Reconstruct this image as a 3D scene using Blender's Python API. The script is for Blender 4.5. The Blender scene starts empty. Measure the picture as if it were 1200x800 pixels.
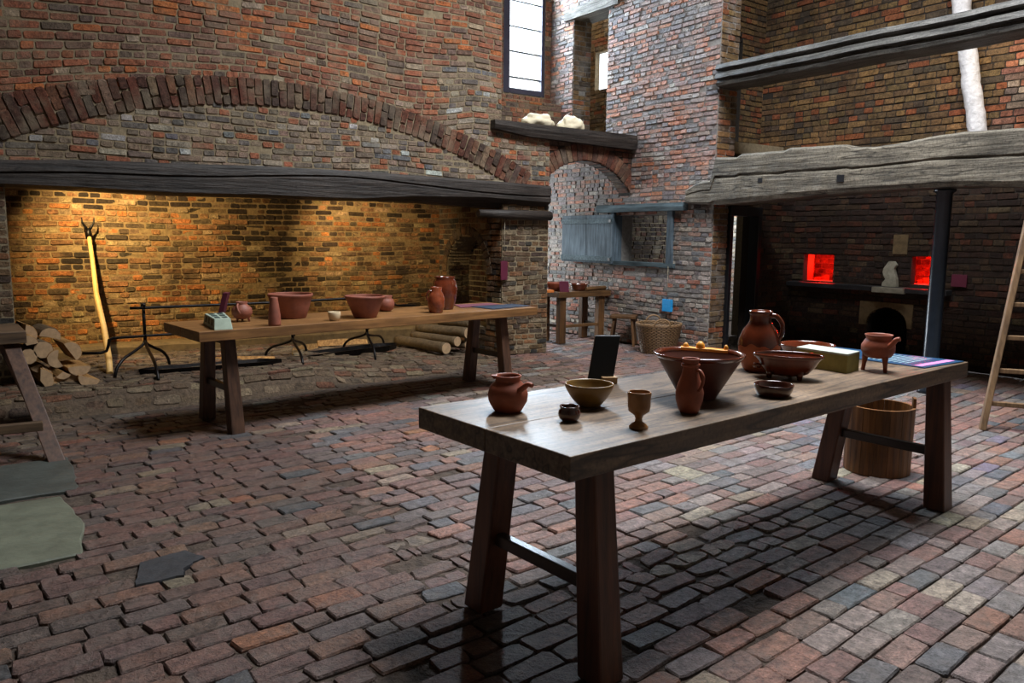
import bpy, bmesh, math, random
import numpy as np
from mathutils import Vector, Matrix, noise as mnoise
random.seed(7)
C = bpy.context.scene.collection
PI = math.pi
# ---------------------------------------------------------------- camera, world, lights
F = 903.0; PITCH = math.radians(7.81); ROLL = math.radians(.57); H = 1.5; YAW = math.radians(35.46)
def _basis():
    cp, sp = math.cos(PITCH), math.sin(PITCH); c, s = math.cos(ROLL), math.sin(ROLL)
    r = np.array([1., 0, 0]); fw = np.array([0, cp, -sp]); up = np.array([0, sp, cp])
    r2 = c*r+s*up; u2 = -s*r+c*up
    M = np.array([[math.cos(YAW), math.sin(YAW), 0], [-math.sin(YAW), math.cos(YAW), 0], [0, 0, 1]])
    return M@r2, M@u2, M@fw
CR, CU, CW = _basis(); C0 = np.array([0, 0, H])
def ray(px, py): return CW+(px-600)/F*CR-(py-400)/F*CU
def onz(px, py, z=0.): d = ray(px, py); return Vector(C0+(z-H)/d[2]*d)
def onx(px, py, x): d = ray(px, py); return Vector(C0+x/d[0]*d)
def ony(px, py, y): d = ray(px, py); return Vector(C0+y/d[1]*d)
def depth(p): return float((np.array(p)-C0)@CW)
cam = bpy.data.cameras.new('camera'); co = bpy.data.objects.new('camera', cam); C.objects.link(co)
cam.sensor_width = 36; cam.lens = 36*F/1200; cam.clip_start = .05
m3 = Matrix((tuple(CR), tuple(CU), tuple(-CW))).transposed()
co.matrix_world = Matrix.Translation((0, 0, H)) @ m3.to_4x4()
S = bpy.context.scene; S.camera = co
S.view_settings.view_transform = 'Standard'; S.view_settings.look = 'None'
S.view_settings.exposure = 0.0; S.view_settings.gamma = 1; S.view_settings.use_curve_mapping = False
wd = bpy.data.worlds.new('sky'); S.world = wd; wd.use_nodes = True
wd.node_tree.nodes['Background'].inputs[0].default_value = (.86, .93, 1, 1)
wd.node_tree.nodes['Background'].inputs[1].default_value = 3.0
def area(name, loc, target, sx, sy, power, col, spread=180):
    l = bpy.data.lights.new(name, 'AREA'); l.shape = 'RECTANGLE'; l.size = sx; l.size_y = sy; l.energy = power; l.color = col
    l.spread = math.radians(spread)
    o = bpy.data.objects.new(name, l); C.objects.link(o); o.location = loc
    o.rotation_euler = (Vector(target)-Vector(loc)).to_track_quat('-Z', 'Y').to_euler(); return o
def spot(name, loc, target, power, col, ang, blend=.6, r=.03):
    l = bpy.data.lights.new(name, 'SPOT'); l.energy = power; l.color = col; l.spot_size = math.radians(ang); l.spot_blend = blend; l.shadow_soft_size = r
    o = bpy.data.objects.new(name, l); C.objects.link(o); o.location = loc
    o.rotation_euler = (Vector(target)-Vector(loc)).to_track_quat('-Z', 'Y').to_euler(); return o
def point(name, loc, power, col, r=.05):
    l = bpy.data.lights.new(name, 'POINT'); l.energy = power; l.color = col; l.shadow_soft_size = r
    o = bpy.data.objects.new(name, l); C.objects.link(o); o.location = loc; return o
DAY = (.80, .90, 1.0)
area('overhead_fill', (5.0, 3.4, 7.6), (5.4, 3.2, 0), 3.2, 3.2, 1040, (.96, .98, 1), 150)  # soft overhead fill added to light the room, hung in the roof opening
area('leaded_window_daylight', (7.3, 10.7, 5.1), (5.7, 5.0, 1.0), 1.3, 3.0, 1600, (.70, .85, 1))
area('passage_window_daylight', (6.75, 11.9, 1.7), (7.4, 8.0, .9), .9, 1.4, 230, (.86, .94, 1))
area('stair_slit_daylight', (9.35, 10.2, 4.3), (8.0, 8.9, 3.8), .3, .7, 30, DAY)
area('store_fill', (10.9, 8.3, 2.4), (11.2, 9.1, 1.0), .6, .5, 90, DAY)  # fill added under the store ceiling to brighten its far wall
area('stair_fill', (8.5, 9.9, 6.4), (8.9, 10.2, 3), .8, .8, 50, (1, .92, .8))  # warm fill added high in the stair chamber to brighten its bricks
point('doorway_fill', (8.95, 7.15, 2.2), 2, (1, .86, .66), .1)  # weak warm fill added for the wall inside the low doorway
WARM = (1., .73, .34)
spot('hearth_spot', (.78, 8.42, 2.35), (1.9, 9.5, .95), 380, WARM, 105, 1.0, .02)
spot('hearth_spot', (3.55, 8.40, 2.1), (4.35, 9.5, 1.3), 130, (1., .74, .38), 88, .9, .03)
point('oven_lamp', (9.8, 6.3, 1.17), 20, (1, .012, .006), .04)
point('oven_lamp', (9.8, 4.85, 1.17), 17, (1, .012, .006), .04)
point('alcove_lamp', (9.0, 3.6, 3.5), 9, (1., .75, .4), .2)

# ---------------------------------------------------------------- helpers
def srgb(r, g, b):
    f = lambda c: (c/255/12.92 if c/255 <= .04045 else ((c/255+.055)/1.055)**2.4)
    return (f(r), f(g), f(b), 1)
MATS = {}
def newmat(n):
    m = bpy.data.materials.new(n); m.use_nodes = True; MATS[n] = m
    return m, m.node_tree.nodes, m.node_tree.links, m.node_tree.nodes['Principled BSDF']
def nz(N, L, scale, detail=4, src=None, sc=None, rough=.6):
    t = N.new('ShaderNodeTexNoise'); t.inputs['Scale'].default_value = scale; t.inputs['Detail'].default_value = detail; t.inputs['Roughness'].default_value = rough
    if src is not None:
        if sc:
            mp = N.new('ShaderNodeMapping'); mp.inputs['Scale'].default_value = sc; L.new(src, mp.inputs[0]); L.new(mp.outputs[0], t.inputs['Vector'])
        else: L.new(src, t.inputs['Vector'])
    return t
def ramp(N, L, fac, stops):
    r = N.new('ShaderNodeValToRGB'); L.new(fac, r.inputs[0]); e = r.color_ramp.elements
    while len(e) < len(stops): e.new(.5)
    for q, (p, c) in zip(e, stops): q.position = p; q.color = c
    return r
def bump(N, L, B, hgt, strength, dist=.01):
    b = N.new('ShaderNodeBump'); b.inputs['Strength'].default_value = strength; b.inputs['Distance'].default_value = dist
    L.new(hgt, b.inputs['Height']); L.new(b.outputs[0], B.inputs['Normal']); return b
def brick_mat(name, rough=.85, var=.45, bstr=.8, grain=38, patch=5, patchcol=(90, 84, 78), patchamt=.35, spec=.3, bd=.012):
    """per-brick colour attribute 'bc' mottled by two noises"""
    m, N, L, B = newmat(name)
    at = N.new('ShaderNodeAttribute'); at.attribute_name = 'bc'
    tc = N.new('ShaderNodeTexCoord')
    n1 = nz(N, L, grain, 6, tc.outputs['Object'], None, .7); n2 = nz(N, L, patch, 5, tc.outputs['Object'])
    r1 = ramp(N, L, n1.outputs['Fac'], [(.25, (1-var,)*3+(1,)), (.75, (1+var*.5,)*3+(1,))])
    mx = N.new('ShaderNodeMix'); mx.data_type = 'RGBA'; mx.blend_type = 'MULTIPLY'; mx.inputs[0].default_value = 1
    L.new(at.outputs['Color'], mx.inputs[6]); L.new(r1.outputs[0], mx.inputs[7])
    n3 = nz(N, L, grain*3.1, 3, tc.outputs['Object'], None, .6); n4 = nz(N, L, grain*.55, 6, tc.outputs['Object'], None, .75)
    r3 = ramp(N, L, n3.outputs['Fac'], [(.30, (.22, .2, .19, 1)), (.44, (.95, .95, .95, 1)), (.60, (1.05, 1.05, 1.05, 1)), (.72, (1.9, 1.85, 1.8, 1))])
    m5 = N.new('ShaderNodeMix'); m5.data_type = 'RGBA'; m5.blend_type = 'MULTIPLY'; m5.inputs[0].default_value = .8; L.new(mx.outputs[2], m5.inputs[6]); L.new(r3.outputs[0], m5.inputs[7])
    r4 = ramp(N, L, n4.outputs['Fac'], [(.34, (.38, .36, .35, 1)), (.50, (1, 1, 1, 1)), (.68, (1.45, 1.42, 1.38, 1))])
    m6 = N.new('ShaderNodeMix'); m6.data_type = 'RGBA'; m6.blend_type = 'MULTIPLY'; m6.inputs[0].default_value = .85; L.new(m5.outputs[2], m6.inputs[6]); L.new(r4.outputs[0], m6.inputs[7]); mx = m6
    r2 = ramp(N, L, n2.outputs['Fac'], [(.48, (0, 0, 0, 1)), (.68, (patchamt,)*3+(1,))])
    m2 = N.new('ShaderNodeMix'); m2.data_type = 'RGBA'; L.new(r2.outputs[0], m2.inputs[0])
    L.new(mx.outputs[2], m2.inputs[6]); m2.inputs[7].default_value = srgb(*patchcol)
    L.new(m2.outputs[2], B.inputs['Base Color']); B.inputs['Roughness'].default_value = rough; B.inputs['Specular IOR Level'].default_value = spec
    ah = N.new('ShaderNodeMath'); ah.operation = 'ADD'; L.new(n1.outputs['Fac'], ah.inputs[0]); L.new(n4.outputs['Fac'], ah.inputs[1]); bump(N, L, B, ah.outputs[0], bstr, bd); return m
def plain(name, col, rough=.6, metal=0, grain=30, var=.25, bstr=.2, sc=None, spec=.5, bd=.004, coat=0, col2=None):
    m, N, L, B = newmat(name); tc = N.new('ShaderNodeTexCoord')
    n1 = nz(N, L, grain, 6, tc.outputs['Object'], sc, .65)
    c = srgb(*col); lo = tuple(x*(1-var) for x in c[:3])+(1,); hi = tuple(min(1, x*(1+var)) for x in c[:3])+(1,)
    if col2: lo = srgb(*col2); hi = c
    r1 = ramp(N, L, n1.outputs['Fac'], [(.3, lo), (.7, hi)]); L.new(r1.outputs[0], B.inputs['Base Color'])
    B.inputs['Roughness'].default_value = rough; B.inputs['Metallic'].default_value = metal; B.inputs['Specular IOR Level'].default_value = spec
    B.inputs['Coat Weight'].default_value = coat; B.inputs['Coat Roughness'].default_value = .12
    if bstr: bump(N, L, B, n1.outputs['Fac'], bstr, bd)
    return m
def wood(name, dark, light, axis=0, rough=.45, grain=9, bstr=.4, spec=.4, bd=.004, stretch=14, roughvar=0, cracks=0):
    m, N, L, B = newmat(name); tc = N.new('ShaderNodeTexCoord')
    sc = [stretch]*3; sc[axis] = 1; sc = tuple(s/3 for s in sc)
    n1 = nz(N, L, grain, 8, tc.outputs['Object'], sc, .62); n2 = nz(N, L, 2.2, 4, tc.outputs['Object'], None)
    r1 = ramp(N, L, n1.outputs['Fac'], [(.30, srgb(*dark)), (.72, srgb(*light))])
    r2 = ramp(N, L, n2.outputs['Fac'], [(.3, (.55, .55, .55, 1)), (.7, (1.1, 1.1, 1.1, 1))])
    mx = N.new('ShaderNodeMix'); mx.data_type = 'RGBA'; mx.blend_type = 'MULTIPLY'; mx.inputs[0].default_value = 1
    L.new(r1.outputs[0], mx.inputs[6]); L.new(r2.outputs[0], mx.inputs[7])
    if cracks:
        n5 = nz(N, L, cracks, 3, tc.outputs['Object'], tuple(1 if q > 3 else .12 for q in [v*3 for v in sc]), .55); r5 = ramp(N, L, n5.outputs['Fac'], [(.485, (1, 1, 1, 1)), (.5, (.12, .11, .1, 1)), (.515, (1, 1, 1, 1))])
        n6 = nz(N, L, 60, 4, tc.outputs['Object']); r6 = ramp(N, L, n6.outputs['Fac'], [(.3, (.35, .34, .33, 1)), (.45, (1, 1, 1, 1)), (.7, (1.5, 1.5, 1.5, 1))])
        for q_ in (r5, r6):
            m7 = N.new('ShaderNodeMix'); m7.data_type = 'RGBA'; m7.blend_type = 'MULTIPLY'; m7.inputs[0].default_value = .85; L.new(mx.outputs[2], m7.inputs[6]); L.new(q_.outputs[0], m7.inputs[7]); mx = m7
    L.new(mx.outputs[2], B.inputs['Base Color'])
    B.inputs['Roughness'].default_value = rough; B.inputs['Specular IOR Level'].default_value = spec
    if roughvar:
        rr = ramp(N, L, n2.outputs['Fac'], [(.3, (rough-roughvar,)*3+(1,)), (.7, (rough+roughvar,)*3+(1,))]); L.new(rr.outputs[0], B.inputs['Roughness'])
    bump(N, L, B, n1.outputs['Fac'], bstr, bd); return m

class MB:
    def __init__(s): s.v = []; s.f = []; s.c = []; s.m = []; s.sm = []
    def add(s, vs, fs, col=(1, 1, 1), mi=0, smooth=False):
        b = len(s.v); s.v += [tuple(v) for v in vs]
        for f in fs: s.f.append([b+i for i in f]); s.c.append(col); s.m.append(mi); s.sm.append(smooth)
    def hexa(s, lo, hi, **k):   # two quads (bottom, top), same winding
        s.add(list(lo)+list(hi), [(3, 2, 1, 0), (4, 5, 6, 7), (0, 1, 5, 4), (1, 2, 6, 5), (2, 3, 7, 6), (3, 0, 4, 7)], **k)
    def box(s, x0, x1, y0, y1, z0, z1, **k):
        q = lambda z: [(x0, y0, z), (x1, y0, z), (x1, y1, z), (x0, y1, z)]
        s.hexa(q(z0), q(z1), **k)
    def tube(s, pts, r, n=10, cap=True, smooth=True, **k):
        pts = [Vector(p) for p in pts]; rs = r if isinstance(r, (list, tuple)) else [r]*len(pts)
        t = (pts[1]-pts[0]).normalized(); a = t.orthogonal().normalized(); vs = []
        for i, p in enumerate(pts):
            t = ((pts[min(i+1, len(pts)-1)]-pts[max(i-1, 0)])).normalized()
            a = (a-t*a.dot(t)).normalized(); b = t.cross(a)
            for j in range(n):
                an = 2*PI*j/n; vs.append(p+(a*math.cos(an)+b*math.sin(an))*rs[i])
        fs = [(i*n+j, i*n+(j+1) % n, (i+1)*n+(j+1) % n, (i+1)*n+j) for i in range(len(pts)-1) for j in range(n)]
        s.add(vs, fs, smooth=smooth, **k)
        if cap:
            m = (len(pts)-1)*n
            s.add(vs[:n], [tuple(reversed(range(n)))], **k); s.add(vs[m:], [tuple(range(n))], **k)
    def lathe(s, prof, n=40, sx=1, sy=1, cap=True, c=(0, 0), **k):
        vs = []
        for (r, z) in prof:
            for j in range(n):
                an = 2*PI*j/n; vs.append((c[0]+r*sx*math.cos(an), c[1]+r*sy*math.sin(an), z))
        m = len(prof)
        fs = [(i*n+j, i*n+(j+1) % n, (i+1)*n+(j+1) % n, (i+1)*n+j) for i in range(m-1) for j in range(n)]
        s.add(vs, fs, smooth=True, **k)
        if cap and prof[0][0] > .0005: s.add(vs[:n], [tuple(reversed(range(n)))], **k)
        if cap and prof[-1][0] > .0005: s.add(vs[-n:], [tuple(range(n))], **k)
    def loft(s, rings, smooth=False, cap=True, **k):
        n = len(rings[0]); vs = [v for r in rings for v in r]
        fs = [(i*n+j, i*n+(j+1) % n, (i+1)*n+(j+1) % n, (i+1)*n+j) for i in range(len(rings)-1) for j in range(n)]
        s.add(vs, fs, smooth=smooth, **k)
        if cap: s.add(rings[0], [tuple(reversed(range(n)))], **k); s.add(rings[-1], [tuple(range(n))], **k)
    def build(s, name, mats, parent=None, loc=(0, 0, 0), rz=0, bevel=0, label=None, recalc=True):
        me = bpy.data.meshes.new(name); me.from_pydata(s.v, [], s.f)
        if not isinstance(mats, (list, tuple)): mats = [mats]
        for m in mats: me.materials.append(m)
        me.polygons.foreach_set('material_index', s.m); me.polygons.foreach_set('use_smooth', s.sm)
        at = me.attributes.new('bc', 'FLOAT_COLOR', 'FACE')
        at.data.foreach_set('color', np.array([tuple(c[:3])+(1,) for c in s.c], dtype=np.float32).ravel())
        if recalc:
            bm = bmesh.new(); bm.from_mesh(me); bmesh.ops.remove_doubles(bm, verts=bm.verts, dist=1e-5) if any(s.sm) else None
            bmesh.ops.recalc_face_normals(bm, faces=bm.faces); bm.to_mesh(me); bm.free()
        me.update(); o = bpy.data.objects.new(name, me); C.objects.link(o); o.location = loc; o.rotation_euler = (0, 0, rz)
        if parent: o.parent = parent
        if bevel:
            md = o.modifiers.new('bevel', 'BEVEL'); md.width = bevel; md.segments = 2; md.limit_method = 'ANGLE'; md.angle_limit = .6
        if label: o['label'] = label
        return o
def tag(o, label=None, cat=None, group=None, kind=None):
    if label: o['label'] = label
    if cat: o['category'] = cat
    if group: o['group'] = group
    if kind: o['kind'] = kind
    return o
def thing(name, label, cat, loc=(0, 0, 0), rz=0, group=None):
    o = bpy.data.objects.new(name, None); o.empty_display_size = .1; C.objects.link(o); o.location = loc; o.rotation_euler = (0, 0, rz)
    return tag(o, label, cat, group)
def fb(x, y=0, z=0): return mnoise.noise(Vector((x, y, z)))
def subtract(iv, a, b):
    out = []
    for (p, q) in iv:
        if b <= p or a >= q: out.append((p, q))
        else:
            if a > p: out.append((p, a))
            if b < q: out.append((b, q))
    return out
def jcol(c, j=.12):
    k = 1+random.uniform(-j, j); return tuple(max(0, x*k*(1+random.uniform(-j*.4, j*.4))) for x in c[:3])
def pick(pal):
    t = random.random()*sum(w for w, _ in pal)
    for w, c in pal:
        t -= w
        if t <= 0: return jcol(srgb(*c))
    return jcol(srgb(*pal[-1][1]))
def brick(mb, P4, O, U, V, N, d, col, j=.004, back=-.02, mi=1, ch=.22):
    """one worn brick: P4 = four (u,v) corners; eight-sided face standing d proud"""
    pts = []
    n = 4; cx = sum(p[0] for p in P4)/4; cy = sum(p[1] for p in P4)/4
    for i in range(4):
        a, p, b = P4[i-1], P4[i], P4[(i+1) % 4]
        la = math.hypot(a[0]-p[0], a[1]-p[1]); lb = math.hypot(b[0]-p[0], b[1]-p[1]); cc = min(la, lb)*ch*random.uniform(.4, 1.3)
        for q, l in ((a, la), (b, lb)):
            t = cc/l*.6; pts.append((p[0]+(q[0]-p[0])*t+random.uniform(-j, j), p[1]+(q[1]-p[1])*t+random.uniform(-j, j)))
    tu, tv = random.uniform(-.02, .02), random.uniform(-.04, .04)
    fr = []; mid = []; bk = []
    for (u, v) in pts:
        iu, iv = cx+(u-cx)*.955, cy+(v-cy)*.90
        fr.append(O+U*iu+V*iv+N*(d+(u-cx)*tu+(v-cy)*tv+random.uniform(-.0015, .0015)))
        bk.append(O+U*u+V*v+N*(d-.007)); mid.append(O+U*u+V*v+N*back)
    vs = fr+bk+mid
    fs = [tuple(range(8))]+[(i, (i+1) % 8, 8+(i+1) % 8, 8+i) for i in range(8)]+[(8+i, 8+(i+1) % 8, 16+(i+1) % 8, 16+i) for i in range(8)]
    mb.add(vs, fs, col, mi)
def brickwork(mb, O, U, V, N, v0, v1, spans, pal, L=.235, HH=.072, joint=.011, d=.010, dj=.006, wav=.012, j=.0035, seed=0, mi=1, bend=None, ch=.22):
    O, U, V, N = Vector(O), Vector(U), Vector(V), Vector(N); k = 0; v = v0
    while v < v1-.02:
        vm = v+HH/2; head = random.random() < .35
        for (a, b) in spans(vm):
            u = a - (random.random()*L*.5 if False else 0)
            first = True
            while u < b-.03:
                l = (L*.5 if (head or random.random() < .22) else L)*random.uniform(.92, 1.07)
                if first: l *= (.5+.5*random.random()) if k % 2 else 1; first = False
                e = min(u+l, b)
                if b-e < .05: e = b
                w = lambda uu, vv: vv+wav*fb(uu*.9+seed, v*2.3, seed*.7)+(bend(uu, vv) if bend else 0)
                u0, u1 = u+joint/2, e-joint/2; va, vb = v+joint/2, min(v+HH, v1)-joint/2
                if u1-u0 > .02 and random.random() > .006:
                    brick(mb, [(u0, w(u0, va)), (u1, w(u1, va)), (u1, w(u1, vb)), (u0, w(u0, vb))], O, U, V, N, d+random.uniform(-dj, dj), pal((u+e)/2, vm) , j, mi=mi, ch=ch)
                u = e
        v += HH; k += 1
def backing(mb, O, U, V, N, v0, v1, spans, th, dv=.06):
    """solid masonry core behind the brick faces, in horizontal lifts; lifts of equal outline are merged"""
    O, U, V, N = Vector(O), Vector(U), Vector(V), Vector(N); runs = []; v = v0
    while v < v1-1e-6:
        e = min(v+dv, v1); s = tuple((round(a, 3), round(b, 3)) for a, b in spans((v+e)/2))
        if runs and runs[-1][2] == s: runs[-1][1] = e
        else: runs.append([v, e, s])
        v = e
    for a, b, s in runs:
        for (p, q) in s:
            c = lambda u, vv, n: O+U*u+V*vv+N*n
            mb.hexa([c(p, a, 0), c(q, a, 0), c(q, a, -th), c(p, a, -th)], [c(p, b, 0), c(q, b, 0), c(q, b, -th), c(p, b, -th)], mi=0, col=(1, 1, 1))

# ---------------------------------------------------------------- materials
M_brick = brick_mat('brick_warm', .86, .55, 1.0, 34, 3.5, (140, 128, 108), .5)
M_brickL = brick_mat('brick_limewashed', .75, .5, 1.0, 30, 4, (140, 136, 134), .45)
M_soot = brick_mat('brick_hearth', .85, .55, 1.0, 34, 1.6, (38, 30, 22), .85)
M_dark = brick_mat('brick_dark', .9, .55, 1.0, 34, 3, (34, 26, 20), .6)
M_floor = brick_mat('brick_floor', .55, .6, 1.0, 30, 9, (96, 86, 80), .55, .5, .016)
M_mort = plain('mortar', (132, 118, 94), .95, 0, 30, .3, .9, bd=.01)
M_mortP = plain('mortar_pale', (126, 122, 118), .95, 0, 30, .3, .9, bd=.01)
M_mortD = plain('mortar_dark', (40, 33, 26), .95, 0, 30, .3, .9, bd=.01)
M_earth = plain('floor_earth', (74, 62, 53), .95, 0, 16, .55, 1, bd=.05)
M_flag = plain('flagstone', (92, 96, 82), .6, 0, 5, .3, .9, bd=.012)
M_slate = plain('slate', (42, 44, 48), .6, 0, 12, .3, .8, bd=.01)
M_beamD = wood('beam_black_oak', (24, 21, 20), (66, 58, 53), 0, .55, 6, 1, .4, .015, cracks=5)
M_beamG = wood('beam_grey_oak', (56, 51, 44), (130, 122, 108), 1, .75, 5, 1, .3, .02, cracks=5)
M_beamU = wood('beam_dark_moulded', (34, 32, 30), (104, 102, 98), 1, .55, 7, 1, .45, .012, cracks=7)
M_tab = wood('oak_table_top', (68, 50, 36), (134, 110, 84), 0, .47, 7, .5, .65, .003, roughvar=.08, cracks=4)
M_tabL = wood('oak_table_top_warm', (92, 60, 32), (166, 120, 72), 0, .42, 7, .35, .5, .003)
M_leg = wood('oak_leg_dark', (50, 25, 14), (108, 62, 36), 2, .42, 7, .4, .5, .003)
M_legL = wood('oak_leg', (48, 30, 22), (100, 70, 52), 2, .5, 7, .4, .4, .003)
M_rail = wood('oak_rail_dark', (20, 14, 11), (52, 38, 30), 1, .35, 7, .3, .5, .003)
M_plank = wood('weathered_plank', (60, 46, 34), (122, 98, 74), 0, .6, 7, .5, .4, .004)
M_blue = wood('blue_grey_oak', (52, 62, 70), (108, 124, 136), 2, .85, 7, .6, .15, .006)
M_blueH = wood('blue_grey_oak_long', (48, 60, 66), (104, 122, 130), 1, .85, 7, .6, .15, .006)
M_tub = wood('tub_staves', (70, 42, 18), (150, 100, 52), 2, .5, 6, .4, .4, .003)
M_ladder = wood('ladder_wood', (84, 62, 42), (150, 118, 84), 2, .6, 7, .5, .4, .004)
M_log = wood('split_log_side', (120, 84, 44), (206, 158, 96), 1, .7, 7, .8, .3, .008)
M_bark = plain('log_bark', (84, 68, 46), .85, 0, 20, .45, 1, (1, 1, 1), bd=.01)
M_logend = plain('log_end', (172, 142, 108), .8, 0, 14, .3, .4)
M_terra = plain('terracotta', (136, 68, 44), .55, 0, 12, .25, .25, bd=.002)
M_terraP = plain('terracotta_pink', (136, 78, 60), .6, 0, 12, .25, .25, bd=.002)
M_glaze = plain('brown_glaze', (92, 40, 22), .16, 0, 8, .4, .15, bd=.002, coat=.6)
M_glazeD = plain('dark_brown_glaze', (58, 26, 17), .14, 0, 8, .4, .1, bd=.002, coat=.6)
M_olive = plain('olive_glaze', (120, 92, 46), .35, 0, 9, .3, .2, bd=.002, coat=.2)
M_tan = plain('tan_glaze', (140, 96, 52), .32, 0, 9, .3, .2, bd=.002, coat=.2)
M_iron = plain('wrought_iron', (34, 32, 32), .42, .85, 20, .4, .5, bd=.003)
M_post = plain('black_painted_iron', (24, 30, 38), .28, .3, 10, .3, .3, bd=.003)
M_blackw = plain('black_paint_wood', (18, 20, 24), .4, 0, 10, .3, .2)
M_cream = plain('cream_cloth', (226, 214, 186), .9, 0, 5, .12, .6, bd=.01)
M_white = plain('gleam_white', (206, 204, 206), .9, 0, 14, .2, 1, bd=.02)  # white standing for a gleam of light on the brick corner
M_stoneP = plain('pale_stone', (150, 146, 130), .8, 0, 14, .3, .8, bd=.006)
M_stoneB = plain('brown_stone', (104, 86, 58), .85, 0, 10, .4, .8, bd=.008)
M_yellow = plain('yellow_wood', (222, 150, 40), .5, 0, 14, .2, .2)
M_block = plain('green_tinged_block', (132, 124, 66), .7, 0, 10, .25, .4)
M_blockT = plain('block_top', (170, 178, 168), .6, 0, 10, .2, .3)
M_mint = plain('pale_green_plaster', (150, 164, 148), .75, 0, 14, .15, .3)
M_holeshade = plain('dark_green_recess_shade', (36, 58, 58), .6, 0, 10, .2, 0)  # shade inside the block's holes, put into a dark green
M_pink = plain('dull_pink_board', (112, 66, 80), .5, 0, 8, .15, 0)
M_pinkD = plain('plum_board', (92, 34, 54), .45, 0, 8, .15, 0)
M_panelB = plain('blue_board', (8, 62, 98), .35, 0, 8, .15, 0)
M_sky = plain('bright_blue_tag', (20, 140, 205), .5, 0, 8, .1, 0)
M_pale = plain('pale_print', (150, 178, 186), .5, 0, 8, .1, 0)
M_lilac = plain('lilac_strip', (214, 128, 190), .5, 0, 8, .1, 0)
M_wick = plain('willow', (120, 92, 62), .6, 0, 30, .35, .4, bd=.003)
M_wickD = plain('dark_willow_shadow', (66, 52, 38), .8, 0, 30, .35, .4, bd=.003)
M_cord = plain('cord', (150, 140, 120), .9, 0, 30, .1, 0)
M_fr = plain('window_frame_lead', (58, 56, 74), .6, .1, 10, .2, .2)
M_lead = plain('lead_bar', (60, 62, 66), .6, .3, 10, .2, 0)
M_plas = plain('lime_plaster', (120, 112, 100), .95, 0, 6, .2, .6, bd=.01)
gm, N_, L_, B_ = newmat('window_glass')
tr = N_.new('ShaderNodeBsdfTransparent'); gl = N_.new('ShaderNodeBsdfGlossy'); gl.inputs['Roughness'].default_value = .05
mxs = N_.new('ShaderNodeMixShader'); mxs.inputs[0].default_value = .02
L_.new(tr.outputs[0], mxs.inputs[1]); L_.new(gl.outputs[0], mxs.inputs[2]); L_.new(mxs.outputs[0], N_['Material Output'].inputs['Surface'])

# palettes (weight, sRGB)
ORANGE = [(5, (156, 98, 72)), (4, (142, 92, 72)), (3, (130, 90, 74)), (2, (180, 108, 66)), (3, (124, 98, 84)), (1.5, (108, 92, 82)), (.8, (160, 142, 122))]
GREYED = [(4, (136, 116, 100)), (3, (118, 106, 94)), (2, (156, 98, 72)), (2.4, (104, 98, 94)), (1.8, (156, 144, 128)), (.5, (112, 112, 114)), (.35, (180, 180, 176))]
RING = [(4, (100, 60, 46)), (3, (84, 58, 48)), (2, (112, 76, 58)), (1.5, (80, 66, 58)), (1, (120, 98, 80))]
RIGHT = [(4, (158, 120, 106)), (4, (146, 124, 116)), (3, (170, 112, 84)), (3, (122, 114, 114)), (1.5, (112, 107, 107)), (1.6, (166, 156, 150))]
RLOW = [(4, (148, 116, 102)), (3, (136, 126, 118)), (3, (114, 108, 104)), (1.4, (94, 94, 96)), (2, (160, 150, 140)), (2, (140, 86, 66))]
HEARTH = [(4, (166, 120, 78)), (3, (150, 112, 76)), (2.2, (192, 122, 68)), (3, (132, 106, 76)), (2, (104, 86, 64)), (2, (176, 148, 108)), (.8, (78, 64, 50))]
PIERP = [(3, (96, 76, 58)), (3, (112, 88, 64)), (2, (80, 66, 56)), (2, (130, 92, 62)), (1.4, (58, 54, 50)), (1, (134, 120, 96))]
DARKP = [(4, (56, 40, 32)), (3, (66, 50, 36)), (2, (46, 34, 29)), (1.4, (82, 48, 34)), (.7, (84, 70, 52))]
UPPER = [(4, (112, 88, 58)), (3, (98, 76, 52)), (2, (128, 98, 62)), (1.5, (130, 76, 48)), (1.5, (84, 70, 56))]
FLOORP = [(5, (128, 98, 90)), (4, (116, 92, 86)), (3, (138, 102, 88)), (3, (106, 92, 90)), (2, (100, 98, 100)), (1.2, (140, 124, 108)), (.4, (88, 92, 98)), (.3, (150, 104, 76))]
FLOORG = [(4, (122, 116, 114)), (4, (134, 120, 114)), (1, (108, 112, 118)), (3, (136, 112, 102)), (1, (150, 140, 124)), (.3, (112, 104, 120))]
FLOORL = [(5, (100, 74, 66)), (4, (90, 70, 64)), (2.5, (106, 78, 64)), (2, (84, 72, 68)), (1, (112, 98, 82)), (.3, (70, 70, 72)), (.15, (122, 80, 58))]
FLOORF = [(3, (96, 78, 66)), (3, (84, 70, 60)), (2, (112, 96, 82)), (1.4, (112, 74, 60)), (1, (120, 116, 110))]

# ---------------------------------------------------------------- setting: walls
def struct(mb, name, mats):
    o = mb.build(name, mats, recalc=False); o['kind'] = 'structure'; return o
FY = 7.95; XR = 7.7; JY = 6.5; XO = 9.4; PX = 5.5; PXE = 6.22; WY = 9.84
IC = (2.83, -3.43, 6.195); OC = (2.72, -4.25, 7.28)
def circ(c, v):      # half width of a circle at height v
    q = c[2]**2-(v-c[1])**2
    return math.sqrt(q) if q > 0 else 0
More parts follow.
